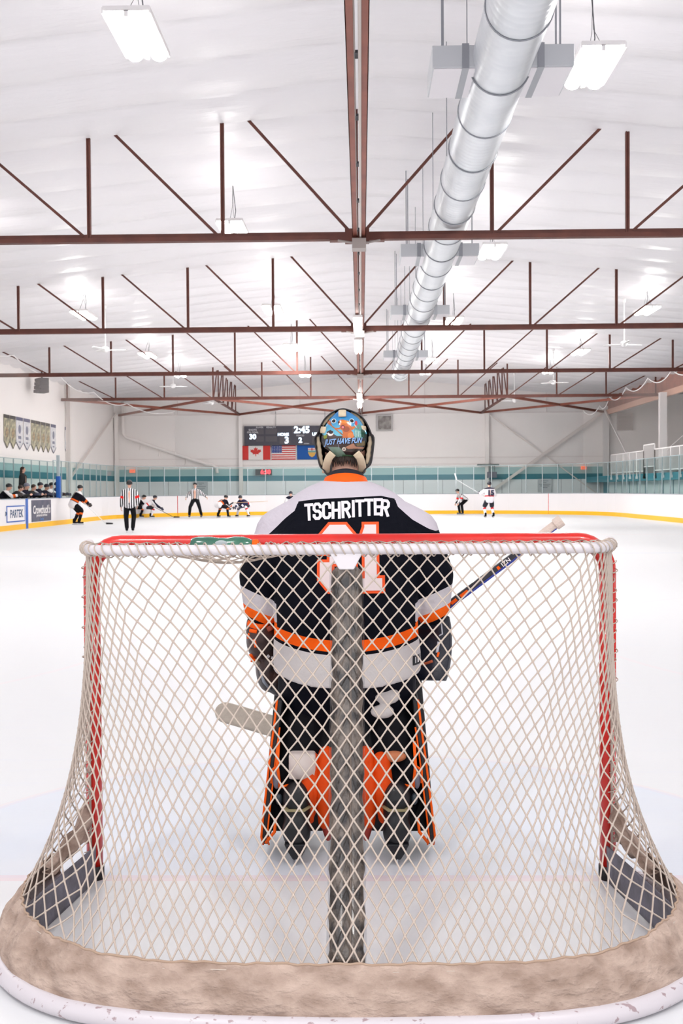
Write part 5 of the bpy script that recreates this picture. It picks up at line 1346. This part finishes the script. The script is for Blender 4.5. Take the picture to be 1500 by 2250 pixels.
# painted back plate
pl = [(690, 205), (800, 225), (900, 285), (1020, 370), (1090, 480), (1150, 590), (1195, 680), (1190, 800), (1160, 900), (1110, 1010), (1000, 1100), (900, 1170), (720, 1190), (560, 1175), (470, 1110), (380, 1020), (290, 960), (240, 860), (235, 760), (270, 660), (330, 520), (400, 400), (520, 280), (600, 215)]
pls = closed_smooth(pl, 240, 1); pc = np.array([712., 690.])
NRg = 110; cc = []
for j in range(NRg + 1):
    r = (j / NRg); cc.append(pc + (pls - pc) * max(r, 1e-3))
cc = np.array(cc); rr_ = np.repeat(np.maximum(np.arange(NRg + 1) / NRg, 1e-3)[:, None], 240, 1)
yy = .628 - .072 * np.sqrt(np.maximum(1 - (.97 * rr_) ** 2, 0)) + .018
flatc = cc.reshape(-1, 2); yf = yy.reshape(-1)
vsx = [(*(lambda q: (q[0], y_, q[1]))(hc(a, b_, y_)),) for (a, b_), y_ in zip(flatc, yf)]
fs = [(j * 240 + i, j * 240 + (i + 1) % 240, (j + 1) * 240 + (i + 1) % 240, (j + 1) * 240 + i) for j in range(NRg) for i in range(240)]
m = MB(); m.add(vsx, fs)
def inpoly(p, poly):
    x, y = p[:, 0], p[:, 1]; ins = np.zeros(len(p), bool); n = len(poly)
    for i in range(n):
        x1, y1 = poly[i]; x2, y2 = poly[(i + 1) % n]
        if y1 == y2: continue
        c = ((y1 > y) != (y2 > y)) & (x < (x2 - x1) * (y - y1) / (y2 - y1) + x1); ins ^= c
    return ins
def paint(p):
    col = np.zeros((len(p), 3)); g = np.clip((p[:, 1] - 220) / 480, 0, 1)[:, None]
    col[:] = np.array([18, 112, 184]) * (1 - g) + np.array([104, 184, 206]) * g
    def fill(poly, c): col[inpoly(p, poly)] = c
    def oval(cx, cy, a, b_, c, rot=0):
        dx, dy = p[:, 0] - cx, p[:, 1] - cy; u = dx * math.cos(rot) + dy * math.sin(rot); v = -dx * math.sin(rot) + dy * math.cos(rot); col[(u / a) ** 2 + (v / b_) ** 2 < 1] = c
    def line(a, b_, t, c):
        a = np.array(a, float); b_ = np.array(b_, float); d = b_ - a; L = np.linalg.norm(d); d /= L; q = p - a; s_ = q @ d; n_ = abs(q[:, 0] * d[1] - q[:, 1] * d[0]); col[(n_ < t) & (s_ > 0) & (s_ < L)] = c
    fill([(0, 730), (1500, 730), (1500, 1400), (0, 1400)], (52, 42, 42))
    fill([(200, 900), (1200, 900), (1200, 1060), (200, 1060)], (70, 60, 56))
    fill([(930, 520), (1040, 480), (1120, 640), (1180, 780), (930, 780)], (92, 150, 144)); fill([(1060, 600), (1120, 580), (1200, 780), (1080, 780)], (30, 72, 56))
    for k in range(4): line((950 + k * 30, 600 + k * 10), (945 + k * 34, 750), 5, (196, 226, 220))
    fill([(360, 640), (440, 600), (520, 700), (640, 770), (340, 760)], (70, 46, 42)); oval(440, 680, 60, 46, (236, 226, 222), -.3); oval(445, 650, 50, 34, (48, 32, 34)); line((345, 665), (420, 700), 7, (240, 244, 250))
    fill([(280, 720), (370, 700), (360, 770), (300, 790)], (130, 140, 40)); oval(1010, 570, 14, 10, (200, 40, 50))
    # paddle held across the picture
    fill([(350, 440), (400, 395), (440, 430), (465, 500), (440, 520), (390, 490)], (160, 82, 34)); line((440, 500), (740, 760), 12, (176, 104, 40)); line((640, 660), (760, 770), 8, (110, 60, 30))
    # brown beaver, mouth open, one arm raised
    fill([(590, 440), (630, 400), (700, 395), (790, 415), (840, 480), (870, 540), (930, 570), (905, 600), (860, 610), (900, 660), (925, 760), (680, 770), (690, 690), (680, 620), (640, 590), (560, 600), (520, 580), (540, 560), (620, 560), (640, 520), (600, 490)], (196, 98, 30))
    oval(760, 590, 70, 60, (150, 66, 22)); oval(850, 720, 62, 60, (222, 124, 44)); oval(730, 440, 90, 34, (224, 130, 48)); oval(690, 545, 44, 40, (96, 24, 24)); oval(690, 550, 26, 24, (230, 120, 120)); fill([(612, 470), (640, 465), (642, 500), (616, 500)], (250, 246, 240)); oval(775, 425, 12, 9, (30, 20, 18)); oval(605, 452, 18, 26, (70, 36, 28))
    fill([(870, 540), (930, 530), (945, 560), (900, 600)], (210, 112, 40)); oval(965, 470, 28, 48, (206, 60, 60)); line((930, 500), (975, 560), 6, (230, 220, 220))
    for cx in (505, 878): oval(cx, 420, 52, 46, (232, 238, 244), -.5 if cx < 700 else .5); oval(cx, 420, 42, 33, (24, 18, 20), -.5 if cx < 700 else .5)
    fill([(380, 950), (620, 960), (740, 1110), (700, 1190), (540, 1180), (470, 1060)], (120, 146, 130)); fill([(680, 1110), (900, 1130), (1000, 1190), (660, 1190)], (70, 108, 76)); fill([(740, 960), (900, 880), (960, 950), (1150, 970), (1140, 1000), (900, 990), (800, 1000)], (184, 132, 104)); fill([(960, 880), (1180, 820), (1150, 930), (980, 940)], (110, 92, 50))
    oval(712, 1000, 40, 40, (222, 212, 196)); oval(712, 1000, 18, 18, (120, 112, 104)); line((590, 860), (600, 990), 4, (150, 150, 170)); col[inpoly(p, [(180, 700), (290, 690), (300, 1000), (180, 1000)])] = (26, 22, 24); col[inpoly(p, [(1130, 690), (1260, 690), (1230, 1000), (1150, 1000)])] = (24, 40, 38)
    return col
pcol = paint(flatc)
lin = np.where(pcol / 255 <= .04045, pcol / 255 / 12.92, ((pcol / 255 + .055) / 1.055) ** 2.4)
PM = mat('painted_back_plate', (255, 255, 255), .22, coat=.5); a_ = PM.node_tree.nodes.new('ShaderNodeAttribute'); a_.attribute_name = 'artwork'; PM.node_tree.links.new(a_.outputs['Color'], PM.node_tree.nodes['Principled BSDF'].inputs['Base Color'])
plate = m.build('back_plate', PM, ms, smooth=True)
ca = plate.data.color_attributes.new('artwork', 'FLOAT_COLOR', 'POINT'); ca.data.foreach_set('color', np.c_[lin, np.ones(len(lin))].astype(np.float32).ravel())
plv = bvh_of(plate)
def onplate(x, z, off):
    h = plv.ray_cast(Vector((x, -1, z)), Vector((0, 1, 0))); return Vector((x, (h[0].y if h[0] else .6) - off, z))
cx0, cz0 = hc(690, 838, .57)
for o_, mt_, dx in ((.0014, mat('script_shadow', (30, 30, 70), .5), .0012), (.0026, mat('script_blue', (150, 190, 240), .4), 0)):
    text('script_lettering', 'JUST HAVE FUN', .030, mt_, ms, None, bold=.0008, shear=.35, sx=.74, fn=lambda co, o_=o_, dx=dx: onplate(cx0 + co.x + dx, cz0 + co.y * 1.05 - dx + co.x * .05, o_))
# straps over the plate
def flatstrap(pts, wd, nm, y0, y1, parent=ms):
    q = []; n = 14; P_ = np.array(pts, float); d = np.r_[0, np.cumsum(np.linalg.norm(np.diff(P_, axis=0), axis=1))]
    for i in range(n):
        t = i / (n - 1); cx, cy = np.interp(t * d[-1], d, P_[:, 0]), np.interp(t * d[-1], d, P_[:, 1]); y = y0 * (1 - t) + y1 * t; x, z = hc(cx, cy, y); q.append((x, y - .012 * math.sin(PI * t), z))
    m = MB(); m.tube(q, [wd] * n, 12, up=(0, 1, 0), flat=.22); return m.build(nm, CREAM, parent, smooth=True)
flatstrap([(682, 205), (682, 330)], .0165, 'top_strap', .62, .592); flatstrap([(235, 600), (340, 610)], .0145, 'upper_strap', .645, .612); flatstrap([(1160, 600), (1070, 590)], .0145, 'upper_strap', .645, .612)
flatstrap([(480, 1080), (400, 1180), (350, 1330), (335, 1490)], .0165, 'lower_strap', .595, .66); flatstrap([(960, 1080), (1040, 1180), (1085, 1330), (1085, 1470)], .0165, 'lower_strap', .595, .66)
# hair at the nape
m = MB(); hr = random.Random(5)
for k in range(64):
    cx = 470 + 520 * k / 63 + hr.uniform(-8, 8); x, z = hc(cx, 1150, .64); x2, z2 = hc(cx + hr.uniform(-45, 30), 1270 + hr.uniform(-30, 90) + 40 * abs(cx - 730) / 260, .625)
    yb = .622 + .035 * ((cx - 730) / 260) ** 2
    m.tube([(x, yb, z + .01), ((x + x2) / 2, yb - .014, (z + z2) / 2), (x2, yb - .018, z2)], [.0034, .0026, .0006], 5)
m.build('hair', HAIR, go, smooth=True)
for o_ in set(bpy.data.objects) - _before:
    if o_.parent == go: o_.location = o_.location - GB

# ---- goalie stick
st = empty('goalie_stick', (.335, .62, .88), label='goalie stick with white taped knob held low across the goalie', cat='hockey stick')
o0 = Vector((.335, .62, .88)); kn = Vector((.85, .50, 1.285)); hl = Vector((-.24, .86, .335)); tp = Vector((-.625, .99, .425))
sd_ = (kn - o0).normalized()
m = MB(); m.bar(tuple(kn - o0), tuple(sd_ * -.02), .030, .022, up=(0, 1, 0)); m.build('shaft', mat('shaft_black', (34, 32, 44), .3, coat=.4), st, bevel=.004)
m = MB(); m.bar(tuple(kn - o0 - Vector((0, .0, .016))), tuple(sd_ * .05 - Vector((0, 0, .016))), .008, .023, up=(0, 1, 0)); m.build('blue_edge', mat('shaft_blue', (44, 60, 150), .3), st)
m = MB(); m.tube([tuple(sd_ * .50), tuple(kn - o0)], .0185, 12); m.tube([tuple(kn - o0 - sd_ * .005), tuple(kn - o0 + sd_ * .028)], .0245, 12); m.build('taped_knob', WTAPE, st, smooth=False, bevel=.002)
pd = hl - o0
m = MB(); m.bar(tuple(sd_ * .02), tuple(pd), .085, .024, up=(0, 1, 0)); m.build('paddle', mat('paddle_navy', (28, 30, 48), .4), st, bevel=.006)
m = MB(); bd2 = (tp - hl); 
upb = Vector((.22, 0, .97))
def gb(u, v): return tuple(pd + bd2 * u + upb * ((v - .5) * .092 * math.sqrt(max(.02, 1 - max(0, (u - .88) / .12) ** 2))) + Vector((0, -.03 * u * u, 0)))
m.grid(gb, list(np.linspace(-.08, .88, 12)) + list(.88 + .12 * np.sin(np.linspace(.2, PI / 2, 8))), np.linspace(0, 1, 6)); m.build('taped_blade', mat('blade_tape', (198, 186, 172), .8, bump=.5, bscale=30), st, smooth=True, solid=.022)
m = MB()
side_ = sd_.cross(Vector((0, 1, 0))).normalized()
for k, (t, l) in enumerate(((.07, .03), (.115, .03), (.165, .04), (.36, .012))): m.bar(tuple(sd_ * t - Vector((0, .0125, 0))), tuple(sd_ * (t + l) - Vector((0, .0125, 0))), .014, .003, up=(0, 1, 0))
m.build('orange_mark', ORG, st)
ang = math.atan2(sd_.z, sd_.x)
text('lettering', 'IZN', .026, WHITE, st, tuple(sd_ * .405 - Vector((0, .014, 0))), (PI / 2, -ang, 0), bold=.0005)
